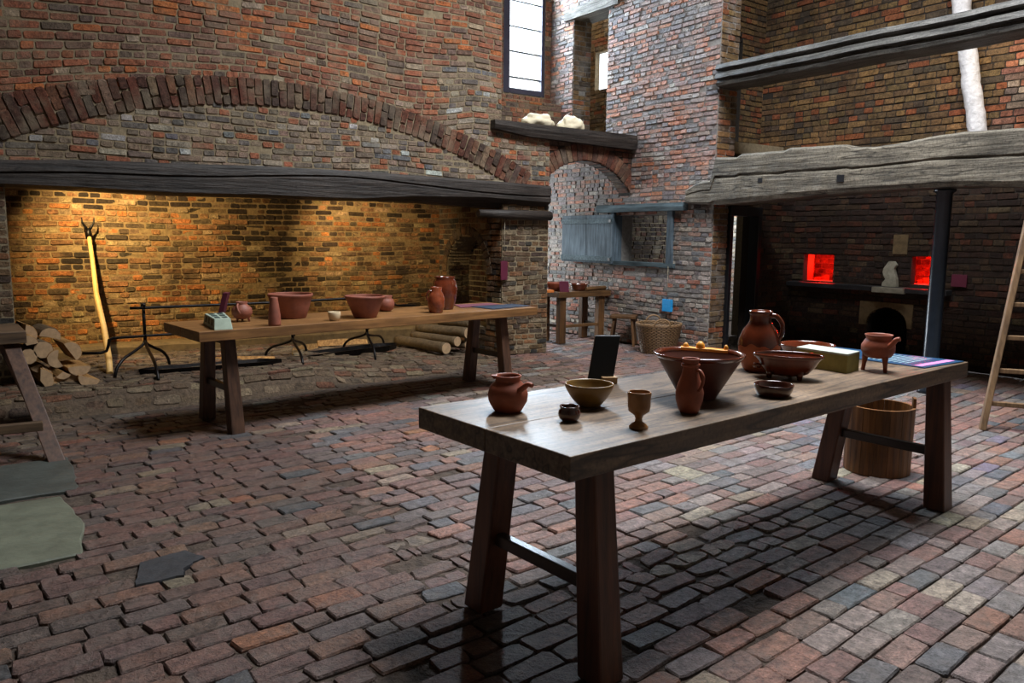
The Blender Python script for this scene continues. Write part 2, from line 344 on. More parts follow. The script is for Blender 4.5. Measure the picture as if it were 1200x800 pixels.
# facade over the great hearth
def sp_face(v):
    iv = [(-3., PXE if v < 2.80 else 5.47)]
    if v < 1.92: iv = subtract(iv, .34, PX)
    return iv
def sp_face_b(v):
    iv = sp_face(v)
    ho, hi = circ(OC, v), circ(IC, v)
    if v > 2.02 and ho:
        if hi: iv = subtract(iv, max(OC[0]-ho, -.25), IC[0]-hi-.0); iv = subtract(iv, IC[0]+hi, min(OC[0]+ho, 5.72))
        else: iv = subtract(iv, OC[0]-ho, OC[0]+ho)
    return iv
def pal_face(u, v):
    if v < 1.95: return pick(PIERP)
    if math.hypot(u-IC[0], v-IC[1]) < IC[2]: return pick(GREYED)
    if u > 5.3 and v < 3.1: return pick(GREYED if random.random() < .5 else ORANGE)
    t = fb(u*.5+4, v*.6, 2)
    return pick(GREYED) if t > .28 or (v > 3.6 and 3.2 < u < 3.9 and random.random() < .5) else pick(ORANGE)
mb = MB(); O = Vector((0, FY, 0)); X = Vector((1, 0, 0)); Y = Vector((0, 1, 0)); Z = Vector((0, 0, 1))
backing(mb, O, X, Z, -Y, 0, 7, sp_face, .36)
def bend_face(u, v):
    if v < 2.4: return 0
    top = OC[1]+math.sqrt(max(.01, OC[2]**2-(u-OC[0])**2)); f = math.exp(-max(0, v-3.1)/.55)
    return (top-3.03)*.55*f*max(0, min(1, (5.0-u)/.8)) if v > top-.1 else 0
brickwork(mb, O, X, Z, -Y, 0, 5.4, sp_face_b, pal_face, L=.225, HH=.0625, joint=.012, d=.008, dj=.006, wav=.035, seed=1, bend=bend_face, ch=.3)
a = -.30                                            # voussoirs of the relieving arch
a0, a1 = math.asin((-.15-IC[0])/IC[2]), math.asin((5.78-IC[0])/IC[2]); n = int((a1-a0)*IC[2]/.079)
for i in range(n):
    t0, t1 = a0+(a1-a0)*i/n, a0+(a1-a0)*(i+1)/n; tm = (t0+t1)/2
    dirv = (math.sin(tm), math.cos(tm)); b0 = (IC[0]+IC[2]*dirv[0], IC[1]+IC[2]*dirv[1])
    # distance to outer circle
    ex, ez = b0[0]-OC[0], b0[1]-OC[1]; bb = ex*dirv[0]+ez*dirv[1]; cc = ex*ex+ez*ez-OC[2]**2; ln = -bb+math.sqrt(max(.0, bb*bb-cc)); ln = min(max(ln, .2), .52)
    cuts = [0, ln] if (i % 3 == 0 or ln < .2) else [0, ln*(.36 if i % 2 else .62), ln]
    for c0, c1 in zip(cuts[:-1], cuts[1:]):
        q = []
        for (tt, rr) in ((t0+.0008, c0+.005), (t1-.0008, c0+.005), (t1-.0008, c1-.005), (t0+.0008, c1-.005)):
            q.append((IC[0]+(IC[2]+rr)*math.sin(tt), IC[1]+(IC[2]+rr)*math.cos(tt)))
        brick(mb, q, O, X, Z, -Y, .02+random.uniform(-.008, .008), pick(RING), .005, ch=.3)
struct(mb, 'wall_left', [M_mort, M_brick])
# pier: reveal of the hearth on its right side, with the arched niche; continues back as the passage wall
NC = 8.79; NR = .50
def niche(v):
    if v < .30: return 0
    if v < 1.0: return NR
    q = NR**2-(v-1.0)**2
    return math.sqrt(q) if q > 0 else 0
def sp_rev(v):
    iv = [(FY+.02, 12.)]
    h = niche(v)
    return subtract(iv, NC-h, NC+h) if h > .02 else iv
mb = MB(); O = Vector((PX, 0, 0))
backing(mb, O, Y, Z, -X, 0, 2.75, sp_rev, .36, .045)
mb.box(PX+.36, PXE, FY+.36, 12, 0, 2.75)
brickwork(mb, O, Y, Z, -X, 0, 2.7, lambda v: [(a, min(b, 9.5)) for a, b in sp_rev(v) if a < 9.5], lambda u, v: pick(PIERP), seed=3)
brickwork(mb, Vector((PX+.36, 0, 0)), Y, Z, -X, .3, 1.6, lambda v: [(NC-.5, NC+.5)], lambda u, v: pick(DARKP), seed=4)
brickwork(mb, Vector((0, NC+NR, 0)), X, Z, -Y, .3, 1.25, lambda v: [(PX+.01, PX+.36)], lambda u, v: pick(DARKP), seed=44)
for i in range(16):                                 # niche arch ring
    t0, t1 = PI*i/16, PI*(i+1)/16
    q = [(NC+r*math.cos(t), 1.0+r*math.sin(t)) for t, r in ((t1-.01, NR+.005), (t0+.01, NR+.005), (t0+.01, NR+.12), (t1-.01, NR+.12))]
    brick(mb, q, O, Y, Z, -X, .022, pick(PIERP), .004)
struct(mb, 'wall_pier', [M_mort, M_brick])
# back wall of the hearth and the flue
mb = MB(); O = Vector((0, 9.5, 0))
backing(mb, O, X, Z, -Y, 0, 4.2, lambda v: [(.0, PX)], .3)
SOOTP = [(3, (58, 46, 34)), (3, (74, 58, 40)), (1, (112, 82, 50)), (.7, (140, 116, 76))]
def pal_hearth(u, v):
    dd = math.hypot((u-3.15-.35*fb(v*1.3, 2))/.62, (v-1.45)/1.1)+.45*fb(u*2, v*2, 6)
    return pick(SOOTP) if random.random() > dd*.95-.05 or (v > 1.75 and random.random() < .4) else pick(HEARTH)
brickwork(mb, O, X, Z, -Y, 0, 2.75, lambda v: [(.2, PX)], pal_hearth, seed=5, L=.22, HH=.064, joint=.013, d=.006, dj=.007, ch=.34)
struct(mb, 'wall_hearth', [plain('mortar_hearth', (136, 112, 76), .95, 0, 24, .4, 1, bd=.012), M_soot])
mb = MB(); O = Vector((.2, 0, 0))
backing(mb, O, Y, Z, X, 0, 4.2, lambda v: [(FY+.36, 9.8)], .3)
brickwork(mb, O, Y, Z, X, 0, 2.75, lambda v: [(FY+.36, 9.5)], lambda u, v: pick(HEARTH), seed=6)
mb.box(-.1, 5.45, FY+.36, 9.8, 4.2, 4.4); mb.box(5.40, 5.46, FY+.36, 9.8, 2.72, 4.4)  # first box: unseen cover added over the flue to block light
mb.box(-.1, .34, FY+.03, FY+.36, 0, 2)
struct(mb, 'wall_flue', [M_mort, M_soot])

# right wall with hatch and upper doorway
def sp_right(v):
    iv = [(JY, 12. if v < 2.86 else 9.9)]
    if 1.13 < v < 1.83: iv = subtract(iv, 7.2, 8.28)
    if 2.88 < v < 4.72: iv = subtract(iv, 8.53, 9.29)
    return iv
def pal_right(u, v): return pick(RIGHT) if v > 2.0 else pick(RLOW)
mb = MB(); O = Vector((XR, 0, 0))
backing(mb, O, Y, Z, -X, 0, 7, sp_right, .34)
brickwork(mb, O, Y, Z, -X, 0, 5.6, sp_right, pal_right, L=.215, HH=.060, joint=.012, d=.009, dj=.007, wav=.025, seed=7, ch=.3)
# reveal of the upper doorway (faces the camera side)
brickwork(mb, Vector((0, 9.29, 0)), X, Z, -Y, 2.9, 4.75, lambda v: [(XR, XR+.34)], lambda u, v: pick(UPPER), seed=8)
brickwork(mb, Vector((0, 7.2, 0)), X, Z, Y, 1.13, 1.83, lambda v: [(XR, XR+.34)], lambda u, v: pick(DARKP), seed=9)
brickwork(mb, Vector((0, JY, 0)), X, Z, -Y, 0, 5.6, lambda v: [(XR, XR+.28 if v < 1.9 else XR+.34)], lambda u, v: pick(UPPER), seed=10)
struct(mb, 'wall_right', [M_mortP, M_brickL])
# recess wall with the low doorway, upper part set back with an arched hollow
mb = MB(); O = Vector((0, JY, 0))
def sp_door(v):
    iv = [(XR+.34, XO+.3)]
    if v < 1.86: iv = subtract(iv, 7.98, 8.60); iv = [(7.98, 7.981)]*0+iv
    return iv
backing(mb, O, X, Z, -Y, 0, 2.3, sp_door, .25)
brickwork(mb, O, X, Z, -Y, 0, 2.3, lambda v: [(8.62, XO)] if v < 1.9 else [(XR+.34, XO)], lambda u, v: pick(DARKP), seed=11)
O2 = Vector((0, 7.15, 0))
def sp_up(v):
    iv = [(XR+.34, XO+.3)]; h = .30 if v < 4.1 else math.sqrt(max(0, .30**2-(v-4.1)**2))
    return subtract(iv, 8.62-h, 8.62+h) if h > .03 else iv
backing(mb, O2, X, Z, -Y, 2.3, 7, sp_up, .25)
brickwork(mb, O2, X, Z, -Y, 2.32, 5.4, sp_up, lambda u, v: pick(UPPER), seed=12)
brickwork(mb, Vector((0, 7.6, 0)), X, Z, -Y, 2.5, 5.0, lambda v: [(8.2, 9.1)], lambda u, v: pick(DARKP), seed=13)
mb.box(8.0, 9.3, 7.61, 7.8, 2.3, 7); mb.box(XR+.3, XO+.3, JY+.2, 7.8, 2.2, 2.35)
struct(mb, 'wall_recess', [M_mortD, M_dark])
# oven wall
OV = [(5.88, 6.33, .93, 1.30), (4.50, 4.85, .96, 1.31)]
def sp_oven(v):
    iv = [(-2., JY+.01 if v < 2.3 else 7.4)]
    for (a, b, c, d) in OV:
        if c < v < d: iv = subtract(iv, a, b)
    if v < .66:
        h = .26 if v < .45 else math.sqrt(max(0, .26**2-((v-.45)*1.25)**2)); iv = subtract(iv, 5.1-h, 5.1+h)
    return iv
mb = MB(); O = Vector((XO, 0, 0))
backing(mb, O, Y, Z, -X, 0, 7, sp_oven, .10, .03)
def sp_oven_b(v): return [(max(a, 1.6), b) for a, b in sp_oven(v) if b > 1.6]
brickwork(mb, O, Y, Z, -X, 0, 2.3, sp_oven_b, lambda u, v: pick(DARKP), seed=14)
brickwork(mb, O, Y, Z, -X, 2.3, 5.0, lambda v: [(1.6, 7.15)], lambda u, v: pick(UPPER) if u > 4.0 else pick(ORANGE), seed=15, L=.25, HH=.076)
mb.box(XO+.1, XO+.9, 4.6, 5.6, -.05, .02); mb.box(XO+.8, XO+.9, 4.6, 5.6, 0, .8); mb.box(XO+.1, XO+.9, 4.6, 5.6, .70, .8); mb.box(XO+.1, XO+.9, 4.55, 4.65, 0, .8); mb.box(XO+.1, XO+.9, 5.55, 5.65, 0, .8)
struct(mb, 'wall_oven', [M_mortD, M_dark])
# oven chambers behind the two mouths
for k, (a, b, c, d) in enumerate(OV):
    mb = MB(); x0, x1 = XO+.10, XO+.8
    mb.box(x0, x1, a-.35, b+.35, c-.12, c); mb.box(x0, x1, a-.35, b+.35, d+.15, d+.25)
    mb.box(x1, x1+.1, a-.35, b+.35, c-.1, d+.25); mb.box(x0, x1, a-.45, a-.35, c-.1, d+.25); mb.box(x0, x1, b+.35, b+.45, c-.1, d+.25)
    brickwork(mb, Vector((x1, 0, 0)), Y, Z, -X, c, d+.15, lambda v: [(a-.35, b+.35)], lambda u, v: pick(HEARTH), seed=16+k)
    brickwork(mb, Vector((0, b+.35, 0)), X, Z, -Y, c, d+.15, lambda v: [(x0, x1)], lambda u, v: pick(HEARTH), seed=18+k)
    for q in range(7):
        yy = a-.2+q*.11; mb.box(x0+.3+.05*(q % 3), x0+.52+.05*(q % 2), yy, yy+.095, c, c+.035+.03*((q*5) % 3), mi=1, col=pick(HEARTH))
    struct(mb, 'wall_oven_chamber', [M_mort, M_brick])
# nook over the passage: window wall, platform, arch, passage and store rooms
WX0, WX1, WZ0, WZ1 = 6.80, 7.58, 3.62, 6.3
def sp_win(v):
    iv = [(5.47, XR)]
    return subtract(iv, WX0, WX1) if WZ0 < v < WZ1 else iv
mb = MB(); O = Vector((0, WY, 0))
backing(mb, O, X, Z, -Y, 2.8, 7, sp_win, .3)
brickwork(mb, O, X, Z, -Y, 2.9, 5.6, sp_win, lambda u, v: pick(ORANGE), seed=20)
backing(mb, Vector((0, WY-.28, 0)), X, Z, -Y, 2.8, 3.50, lambda v: [(5.47, XR)], .28)   # sill bench
brickwork(mb, Vector((0, WY-.28, 0)), X, Z, -Y, 2.95, 3.50, lambda v: [(5.47, XR)], lambda u, v: pick(ORANGE), seed=21)
mb.box(5.1, 5.47, FY+.36, WY+.3, 2.75, 7)
struct(mb, 'wall_window', [M_mort, M_brick])
mb = MB()                                           # arch carrying the platform
AC = (6.88, 1.50, 1.0)
def sp_arch(v):
    iv = [(PXE, XR)]; h = circ(AC, v)
    return subtract(iv, AC[0]-h, AC[0]+h) if h else iv
O = Vector((0, FY+.03, 0))
backing(mb, O, X, Z, -Y, 1.95, 2.84, lambda v: sp_arch(v), .22, .03)
mb.box(PXE-.2, XR, FY+.2, WY+.3, 2.70, 2.86)
mb.box(PXE, XR, WY+.3, 12, 2.65, 2.9)
for i in range(22):
    t0, t1 = math.radians(-52+i*104/22), math.radians(-52+(i+1)*104/22)
    q = [(AC[0]+r*math.sin(t), AC[1]+r*math.cos(t)) for t, r in ((t0+.004, AC[2]+.0), (t1-.004, AC[2]+.0), (t1-.004, AC[2]+.22), (t0+.004, AC[2]+.22))]
    q = [(min(max(p[0], PXE), XR-.004-.001*k_), p[1]) for k_, p in enumerate(q)]
    if max(p[0] for p in q)-min(p[0] for p in q) > .02: brick(mb, q, O, X, Z, -Y, .014, pick(RING), .004)
    # soffit brick
    p0, p1 = Vector((AC[0]+AC[2]*math.sin(t0), 0, AC[1]+AC[2]*math.cos(t0))), Vector((AC[0]+AC[2]*math.sin(t1), 0, AC[1]+AC[2]*math.cos(t1)))
    U = (p1-p0).normalized(); Nn = Vector((-math.sin((t0+t1)/2), 0, -math.cos((t0+t1)/2)))
    for y0, y1 in ((FY+.04, FY+.24),):
        brick(mb, [(.003, y0), ((p1-p0).length-.003, y0), ((p1-p0).length-.003, y1), (.003, y1)], p0, U, Y, Nn, .006, pick(RING), .003)
brickwork(mb, O, X, Z, -Y, 2.0, 2.74, lambda v: [(p, q) for p, q in subtract([(PXE, XR-.02)], AC[0]-circ((AC[0], AC[1], AC[2]+.22), v), AC[0]+circ((AC[0], AC[1], AC[2]+.22), v)) if q-p > .04], lambda u, v: pick(RING), seed=22)
struct(mb, 'wall_arch', [M_mortD, M_brick])
# far passage walls, store behind the hatch and the low doorway, stair chamber
mb = MB()
for args in ((PX, 6.35, 12, 12.2, 0, 2.9), (7.2, XR+.3, 12, 12.2, 0, 2.9), (6.35, 7.2, 12, 12.2, 0, .8), (6.35, 7.2, 12, 12.2, 2.45, 2.9)): mb.box(*args)
mb.box(XR+.34, 12, 9.2, 9.4, 0, 2.7); mb.box(9.72, 12, 7.6, 7.75, 0, 2.7); mb.box(11.9, 12.1, 7.6, 9.3, 0, .9); mb.box(11.9, 12.1, 7.6, 9.3, 2.1, 2.7); 
mb.box(XR+.34, 12, JY+.25, 9.4, 2.6, 2.75); mb.box(9.7, 9.9, JY, 7.7, 0, 2.7)
brickwork(mb, Vector((0, 9.2, 0)), X, Z, -Y, 0, 2.5, lambda v: [(XR+.34, 12)], lambda u, v: pick(DARKP if u < 10.6 else RLOW), seed=23)  # shade behind the hatch put into dark bricks, lit stretch into pale ones
brickwork(mb, Vector((0, 7.6, 0)), X, Z, -Y, 0, 2.5, lambda v: [(9.72, 10.5)], lambda u, v: pick(UPPER), seed=25)
struct(mb, 'wall_store', [M_mort, M_brick])
mb = MB()
def sp_slit(v): return subtract([(8., 12.2)], 10.30, 10.62) if 4.02 < v < 4.69 else [(8., 12.2)]
O = Vector((9.3, 0, 0)); backing(mb, O, Y, Z, -X, 2.75, 7, sp_slit, .1)
brickwork(mb, O, Y, Z, -X, 2.9, 5.8, sp_slit, lambda u, v: pick(UPPER), seed=26)
mb.box(XR+.34, 9.4, 7.8, 8.0, 2.75, 7); mb.box(XR+.34, 9.4, 8, 12, 2.75, 2.88); dq = [(7.74, 9.9), (9.5, 12.12), (9.5, 12.2), (7.74, 10.05)]; mb.hexa([(x, y, 2.75) for x, y in dq], [(x, y, 7) for x, y in dq])
struct(mb, 'wall_stair', [M_mort, M_brick])
# rest of the room, behind and beside the camera
mb = MB()
mb.box(-3.3, -3.0, -3.3, 8.3, 0, 7); struct(mb, 'wall_side', [M_plas])
mb = MB(); mb.box(-3.3, 12.2, -3.3, -3.0, 0, 7); struct(mb, 'wall_near', [M_plas])
mb = MB()                                           # roof with an opening cut for the added overhead fill
for a_ in ((-3.3, 3.4, -3.3, 12.2), (6.6, 12.2, -3.3, 12.2), (3.4, 6.6, -3.3, 1.8), (3.4, 6.6, 5.0, 12.2)): mb.box(a_[0], a_[1], a_[2], a_[3], 7, 7.2)
for a_ in ((3.3, 3.4, 1.8, 5.0), (6.6, 6.7, 1.8, 5.0), (3.3, 6.7, 1.7, 1.8), (3.3, 6.7, 5.0, 5.1)): mb.box(a_[0], a_[1], a_[2], a_[3], 7.2, 8.0)
struct(mb, 'ceiling', [M_plas])

# ---------------------------------------------------------------- floor: every brick laid
def worn(x, y):
    w = max(0, fb(x*.75+3, y*.75, 1)*1.7-.35)
    d = abs((x-1.75)-(y-3.6)*.05); 
    if x < 2.6 and y < 5.8: w += .22+.3*max(0, fb(x*1.3+9, y*1.3, 4))
    if 2.4 < y < 4.3: w += max(0, 1-d/.22)*.8
    d2 = math.hypot((x-2.9)/1.1, (y-2.35)/.32); w += max(0, 1.15-d2)*.9
    if y > 5.6: w += min(.55, (y-5.6)*.5)*(1 if x < 6.6 else .5)
    return min(1.2, w)
def gz(x, y): return .012*fb(x*.8, y*.8, 9)-.012*worn(x, y)
mb = MB()
n = 300; xs = np.linspace(-3, 12, n); ys = np.linspace(-3, 12.1, n)
mb.add([(x, y, gz(x, y)-.019+min(.010, .012*worn(x, y))+.007*fb(x*13, y*13, 2)) for y in ys for x in xs], [(j*n+i, j*n+i+1, (j+1)*n+i+1, (j+1)*n+i) for j in range(n-1) for i in range(n-1)], mi=0)
ANG = math.radians(4.5); ca, sa = math.cos(ANG), math.sin(ANG)
v = -.3; row = 0
while v < 10.2:
    HH = .112*random.uniform(.96, 1.04); u = -1.3-random.random()*.2
    while u < 10.2:
        l = (.235 if random.random() > .16 else .13)*random.uniform(.9, 1.1)
        um, vm = u+l/2, v+HH/2
        wv = .03*fb(um*.5, vm*.5, 5)
        x, y = um*ca-vm*sa, um*sa+vm*ca+wv
        ok = not (x < .49 and 3.93 < y < 5.83 and not (x > .40 and y < 4.95)) and not (y > 7.05 and x < 4.4 and y < 12) and x > -1.2 and y > .6 and x < XO-.02 and not (y > JY-.02 and x > XR-.05) and not (PX < x < PXE and y > FY-.05) and y < 11.9
        if ok:
            w = worn(x, y)
            if random.random() > .06*w and not (.53 < x < .74 and 3.49 < y < 3.70):
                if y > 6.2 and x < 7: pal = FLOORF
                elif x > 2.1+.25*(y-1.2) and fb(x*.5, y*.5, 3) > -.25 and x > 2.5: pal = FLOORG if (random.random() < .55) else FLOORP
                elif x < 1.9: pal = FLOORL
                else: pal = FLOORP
                if y > 4 and x > 5.5: pal = FLOORP
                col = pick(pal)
                z = gz(x, y)+random.uniform(-.003, .003)*(1+w)-(.006*w*random.random())
                jj = .0045+.010*w
                g = .004+.004*w
                rj = lambda: random.uniform(-1, 1)*(.002+.009*w); P4 = [(u+g+rj(), v+g+rj()), (u+l-g+rj(), v+g+rj()), (u+l-g+rj(), v+HH-g+rj()), (u+g+rj(), v+HH-g+rj())]
                if w > .45 and random.random() < .45:   # broken brick
                    k_ = random.uniform(.3, .7); P4s = [[P4[0], (u+l*k_-.003, P4[1][1]), (u+l*(k_+random.uniform(-.1, .1))-.003, P4[2][1]), P4[3]]]
                    P4s.append([(u+l*k_+.008, P4[1][1]), P4[1], P4[2], (u+l*k_+.004, P4[2][1])])
                else: P4s = [P4]
                for q in P4s:
                    q = [(a_*ca-b_*sa, a_*sa+b_*ca+.03*fb(a_*.5, b_*.5, 5)) for a_, b_ in q]
                    brick(mb, q, Vector((0, 0, z+random.uniform(-.003, .003)*w)), X, Y, Z, 0, col, jj, back=-.03, ch=.12+.35*w)
        u += l
    v += HH; row += 1
mbf = mb; struct(mbf, 'floor', [M_earth, M_floor])
# two flagstones and one dark slate let into the brick floor
def slab(name, pts, th, mat, label, top=.004):
    mb = MB(); c = sum((Vector(p) for p in pts), Vector())/len(pts); N_ = 6
    ring = []
    for i in range(len(pts)):
        a_, b_ = Vector(pts[i]), Vector(pts[(i+1) % len(pts)])
        for k in range(N_): p = a_.lerp(b_, k/N_); ring.append(Vector((p.x+random.uniform(-.006, .006), p.y+random.uniform(-.006, .006), 0)))
    R = [[(p.x, p.y, -th) for p in ring], [(p.x, p.y, top-.005) for p in ring], [((p.x-c.x)*.985+c.x, (p.y-c.y)*.985+c.y, top+.002) for p in ring]]
    mb.loft(R); o = mb.build(name, mat); tag(o, label, 'paving slab'); return o
slab('flagstone', [(-.9, 3.98, 0), (.36, 3.97, 0), (.42, 4.4, 0), (.37, 4.93, 0), (-.9, 4.99, 0)], .04, M_flag, 'pale green-grey flagstone in the brick floor, nearer and larger of the two')
slab('flagstone', [(-.9, 5.05, 0), (.46, 5.03, 0), (.49, 5.4, 0), (.48, 5.80, 0), (-.9, 5.8, 0)], .04, plain('flagstone_dark', (62, 66, 62), .6, 0, 5, .35, .9, bd=.012), 'dark grey flagstone under the bench leg at the left edge')
slab('slate_slab', [(.50, 3.46, 0), (.70, 3.45, 0), (.72, 3.53, 0), (.82, 3.60, 0), (.77, 3.73, 0), (.56, 3.70, 0)], .04, M_slate, 'blackened slab let into the reddish floor bricks near the flagstones', .008)
HFLOOR = [(3, (108, 90, 72)), (3, (96, 78, 62)), (2, (122, 106, 86)), (1.4, (112, 76, 58)), (1, (78, 66, 56))]
M_hfl = brick_mat('hearth_floor_brick', .85, .6, 1.0, 30, 5, (104, 92, 74), .6, .3, .02)
# raised hearth with its rounded kerb
mb = MB(); nx, ny = 210, 110; xs = np.linspace(-2.9, PX, nx); ys = np.linspace(6.55, 9.5, ny)
def hz(x, y):
    f = 1-max(0, min(1, (x-2.6)/2.6)); f = f*f*(3-2*f); e = 6.95+.12*fb(x*.6, 3)+.15*max(0, x-1)*.3
    t = max(0, min(1, (y-e-.08)/(.24 if x < 3 else .36))); t = t*t*(3-2*t)
    return -.025+(.170*f+.03)*t+.018*fb(x*5, y*7, 2)*t+.012*fb(x*14, y*18, 4)*t+.02*fb(x*1.4, y*5, 7)*t
mb.add([(x, y, hz(x, y)) for y in ys for x in xs], [(j*nx+i, j*nx+i+1, (j+1)*nx+i+1, (j+1)*nx+i) for j in range(ny-1) for i in range(nx-1)], smooth=True)
mb.v = [(x, y, z-.012) for x, y, z in mb.v]
v = 6.85
while v < 9.27:
    HH = random.uniform(.055, .11); u = -1.4-random.random()*.2
    while u < PX-.04:
        l = random.uniform(.10, .25); um, vm = u+l/2, v+HH/2+.03*fb(u*1.1, v, 8); e_ = min(u+l, PX-.03)
        inside = not (vm > FY-.05 and (um < .36)) and vm < 9.24
        if inside and random.random() > .10 and hz(um, vm) > -.012 and not (um > 4.6 and vm < 7.5):
            zc = hz(um, vm); dzy = (hz(um, vm+.04)-hz(um, vm-.04))/.08; dzx = (hz(um+.06, vm)-hz(um-.06, vm))/.12
            U_ = Vector((1, 0, dzx)).normalized(); V_ = Vector((0, 1, dzy)).normalized(); N2 = U_.cross(V_).normalized()
            rj = lambda: random.uniform(-1, 1)*.010
            q = [(-l/2+.004+rj(), -HH/2+.003+rj()*.6), (e_-um-.004+rj(), -HH/2+.003+rj()*.6), (e_-um-.004+rj(), HH/2-.003+rj()*.6), (-l/2+.004+rj(), HH/2-.003+rj()*.6)]
            brick(mb, q, Vector((um, vm, zc)), U_, V_, N2, random.uniform(-.006, .004), pick(HFLOOR), .008, back=-.03, ch=.4)
        u += l
    v += HH
hm = [plain('hearth_dirt', (82, 68, 54), .95, 0, 26, .5, 1, bd=.02), M_hfl]
o = mb.build('floor_hearth', hm, recalc=False); o['kind'] = 'structure'
mb = MB()
rg = []
for i in range(60):
    x = .2+(PX-.25)*i/59; h = .27+.02*fb(x*2, 1); y = 9.26+.03*fb(x*2.5, 7)
    rg.append([(x, y, .02), (x, y-.0, h-.03), (x, y+.03, h), (x, 9.48, h+.01), (x, 9.48, .02)])
mb.loft(rg); o = mb.build('trim_1', M_stoneB, recalc=True); o['kind'] = 'structure'

# ---------------------------------------------------------------- big timbers
def prof(px, f): return [(f(x, y)) for x, y in px]
def interp(pts, x):
    for (a, b), (c, d) in zip(pts[:-1], pts[1:]):
        if a <= x <= c: return b+(d-b)*(x-a)/(c-a)
    return pts[0][1] if x < pts[0][0] else pts[-1][1]
BY = FY-.09
top = [(p.x, p.z) for p in (ony(x, y, BY) for x, y in ((0, 187), (100, 187), (200, 191), (300, 194), (400, 199), (500, 206), (580, 212), (645, 218)))]
bot = [(p.x, p.z) for p in (ony(x, y, BY) for x, y in ((0, 219), (100, 223), (200, 229), (300, 231), (400, 235), (480, 236), (560, 242), (645, 248)))]
mb = MB(); rg = []
for i in range(160):
    x = -1.0+(6.19+1.0)*i/159; t, b = interp(top, x), interp(bot, x); y0 = BY+.012*fb(x*1.5, 2); ch = .03+.09*max(0, min(1, (x-3.6)/1.6))
    g = .006*fb(x*6, 4); c_ = .07*fb(x*.45, 14)
    rg.append([(x, y0+.02, t), (x, y0-.0, t-.03+g), (x, y0-.008+g, t-.10+c_), (x, y0+.014+g, t-.113+c_), (x, y0+.0, t-.13-g+c_), (x, y0+g, b+ch), (x, y0+.05+ch, b+.005+g), (x, BY+.45, b+.01), (x, BY+.45, t)])
mb.loft(rg); o = mb.build('hearth_lintel', M_beamD, recalc=True); tag(o, 'long blackened oak lintel beam across the wide fireplace', 'beam')
mb = MB(); mb.tube([(5.1, FY-.065, 1.765), (5.6, FY-.065, 1.76), (6.2, FY-.065, 1.755)], [.045, .06, .06], 12)
o = mb.build('bearing_log', M_beamD); tag(o, 'short round dark timber between the lintel end and the brick pier', 'beam')
# grey mantel
MX = 7.56
tp = [(p.y, p.z) for p in (onx(x, y, MX) for x, y in ((1330, 128), (1200, 149), (1130, 154), (1100, 158), (1060, 166), (1030, 171), (998, 172), (992, 169), (925, 173), (918, 176), (868, 180), (862, 184), (838, 184), (832, 211), (822, 212), (812, 216), (803, 222)))]
bt = [(p.y, p.z) for p in (onx(x, y, MX) for x, y in ((1330, 212), (1200, 219), (1120, 218), (1040, 222), (960, 228), (900, 234), (840, 240), (803, 238)))]
mb = MB(); rg = []; y1 = tp[-1][0]; y0 = tp[0][0]
for i in range(260):
    y = y0+(y1-y0)*i/259; t, b = interp(tp, y), interp(bt, y); g = .004*fb(y*5, 3)+.003*fb(y*13, 8); h = t-b
    cz = .55+.16*fb(y*.7, 21)
    fr = [(MX+.03+g, t-.0), (MX+.0+.006*fb(y*4, 1), t-.025), (MX+.006*fb(y*7, 5), b+h*(cz+.04)), (MX+.022+.012*fb(y*3, 9), b+h*(cz+.01)), (MX+.018+.012*fb(y*3, 9), b+h*(cz-.01)), (MX+.0+.006*fb(y*6, 11), b+h*(cz-.04)), (MX+.006*fb(y*9, 2), b+h*.1), (MX+.025+g, b+.0)]
    bk = XR+.42 if y < JY-.02 else XR+.005
    rg.append([(x, y, z+.004*fb(y*9, z*9)) for x, z in fr]+[(bk, y, b+.01), (bk, y, t-.01)])
mb.loft(rg); 
o = mb.build('mantel_beam', M_beamG); tag(o, 'massive rough grey oak mantel beam over the dark oven recess', 'beam')
for (px, py, w, h) in ((985, 209, 9, 8), (891, 211, 6, 5)):
    p = onx(px, py, MX); k = depth(p)/F; m2 = MB(); m2.box(-.004, .004, -w*k/2, w*k/2, -h*k/2, h*k/2); q = m2.build('mortise_shade', M_blackw, o, loc=(p.x-.004, p.y, p.z))  # thin black plates; the shade inside the holes is put into colour
# upper moulded beam
mb = MB(); rg = []
for i in range(140):
    y = 1.6+(6.49-1.6)*i/139; g = .004*fb(y*6, 3)+.003*fb(y*17, 3); w = .01*fb(y*1.2, 6)
    P = [(7.74, 3.59), (7.62, 3.575), (7.60, 3.52), (7.645, 3.50), (7.645, 3.48), (7.61, 3.465), (7.60, 3.41), (7.65, 3.395), (7.65, 3.375), (7.625, 3.36), (7.64, 3.325), (7.72, 3.315), (8.0, 3.315), (8.0, 3.60)]
    rg.append([(x+g+.004*fb(y*9, z*20), y, z+w+g) for x, z in P])
mb.loft(rg); o = mb.build('moulded_beam', M_beamU); tag(o, 'high weathered moulded beam above the grey mantel beam', 'beam')
# shelf plank in front of the nook
mb = MB(); rg = []
for i in range(60):
    x = 5.31+(XR-.03-5.31)*i/59; g = .004*fb(x*7, 2)
    zt, zb = 2.875, 2.775-.045*min(1, (x-5.31)/.5); e = .02*(x-5.31) 
    rg.append([(x, FY-.10+g, zt), (x, FY-.11+g, (zt+zb)/2), (x, FY-.09+g, zb-e), (x, FY+.02 if x < 5.47 else FY+.02, zb-e), (x, FY+.02, zt)])
mb.loft(rg); o = mb.build('shelf_plank', M_beamD); tag(o, 'dark thick plank shelf carrying two cream sacks above the passage arch', 'shelf')
# floor boards of the platform
mb = MB(); mb.box(5.5, XR-.02, FY+.03, WY-.3, 2.865, 2.885); o = mb.build('floor_platform', M_plas); o['kind'] = 'structure'
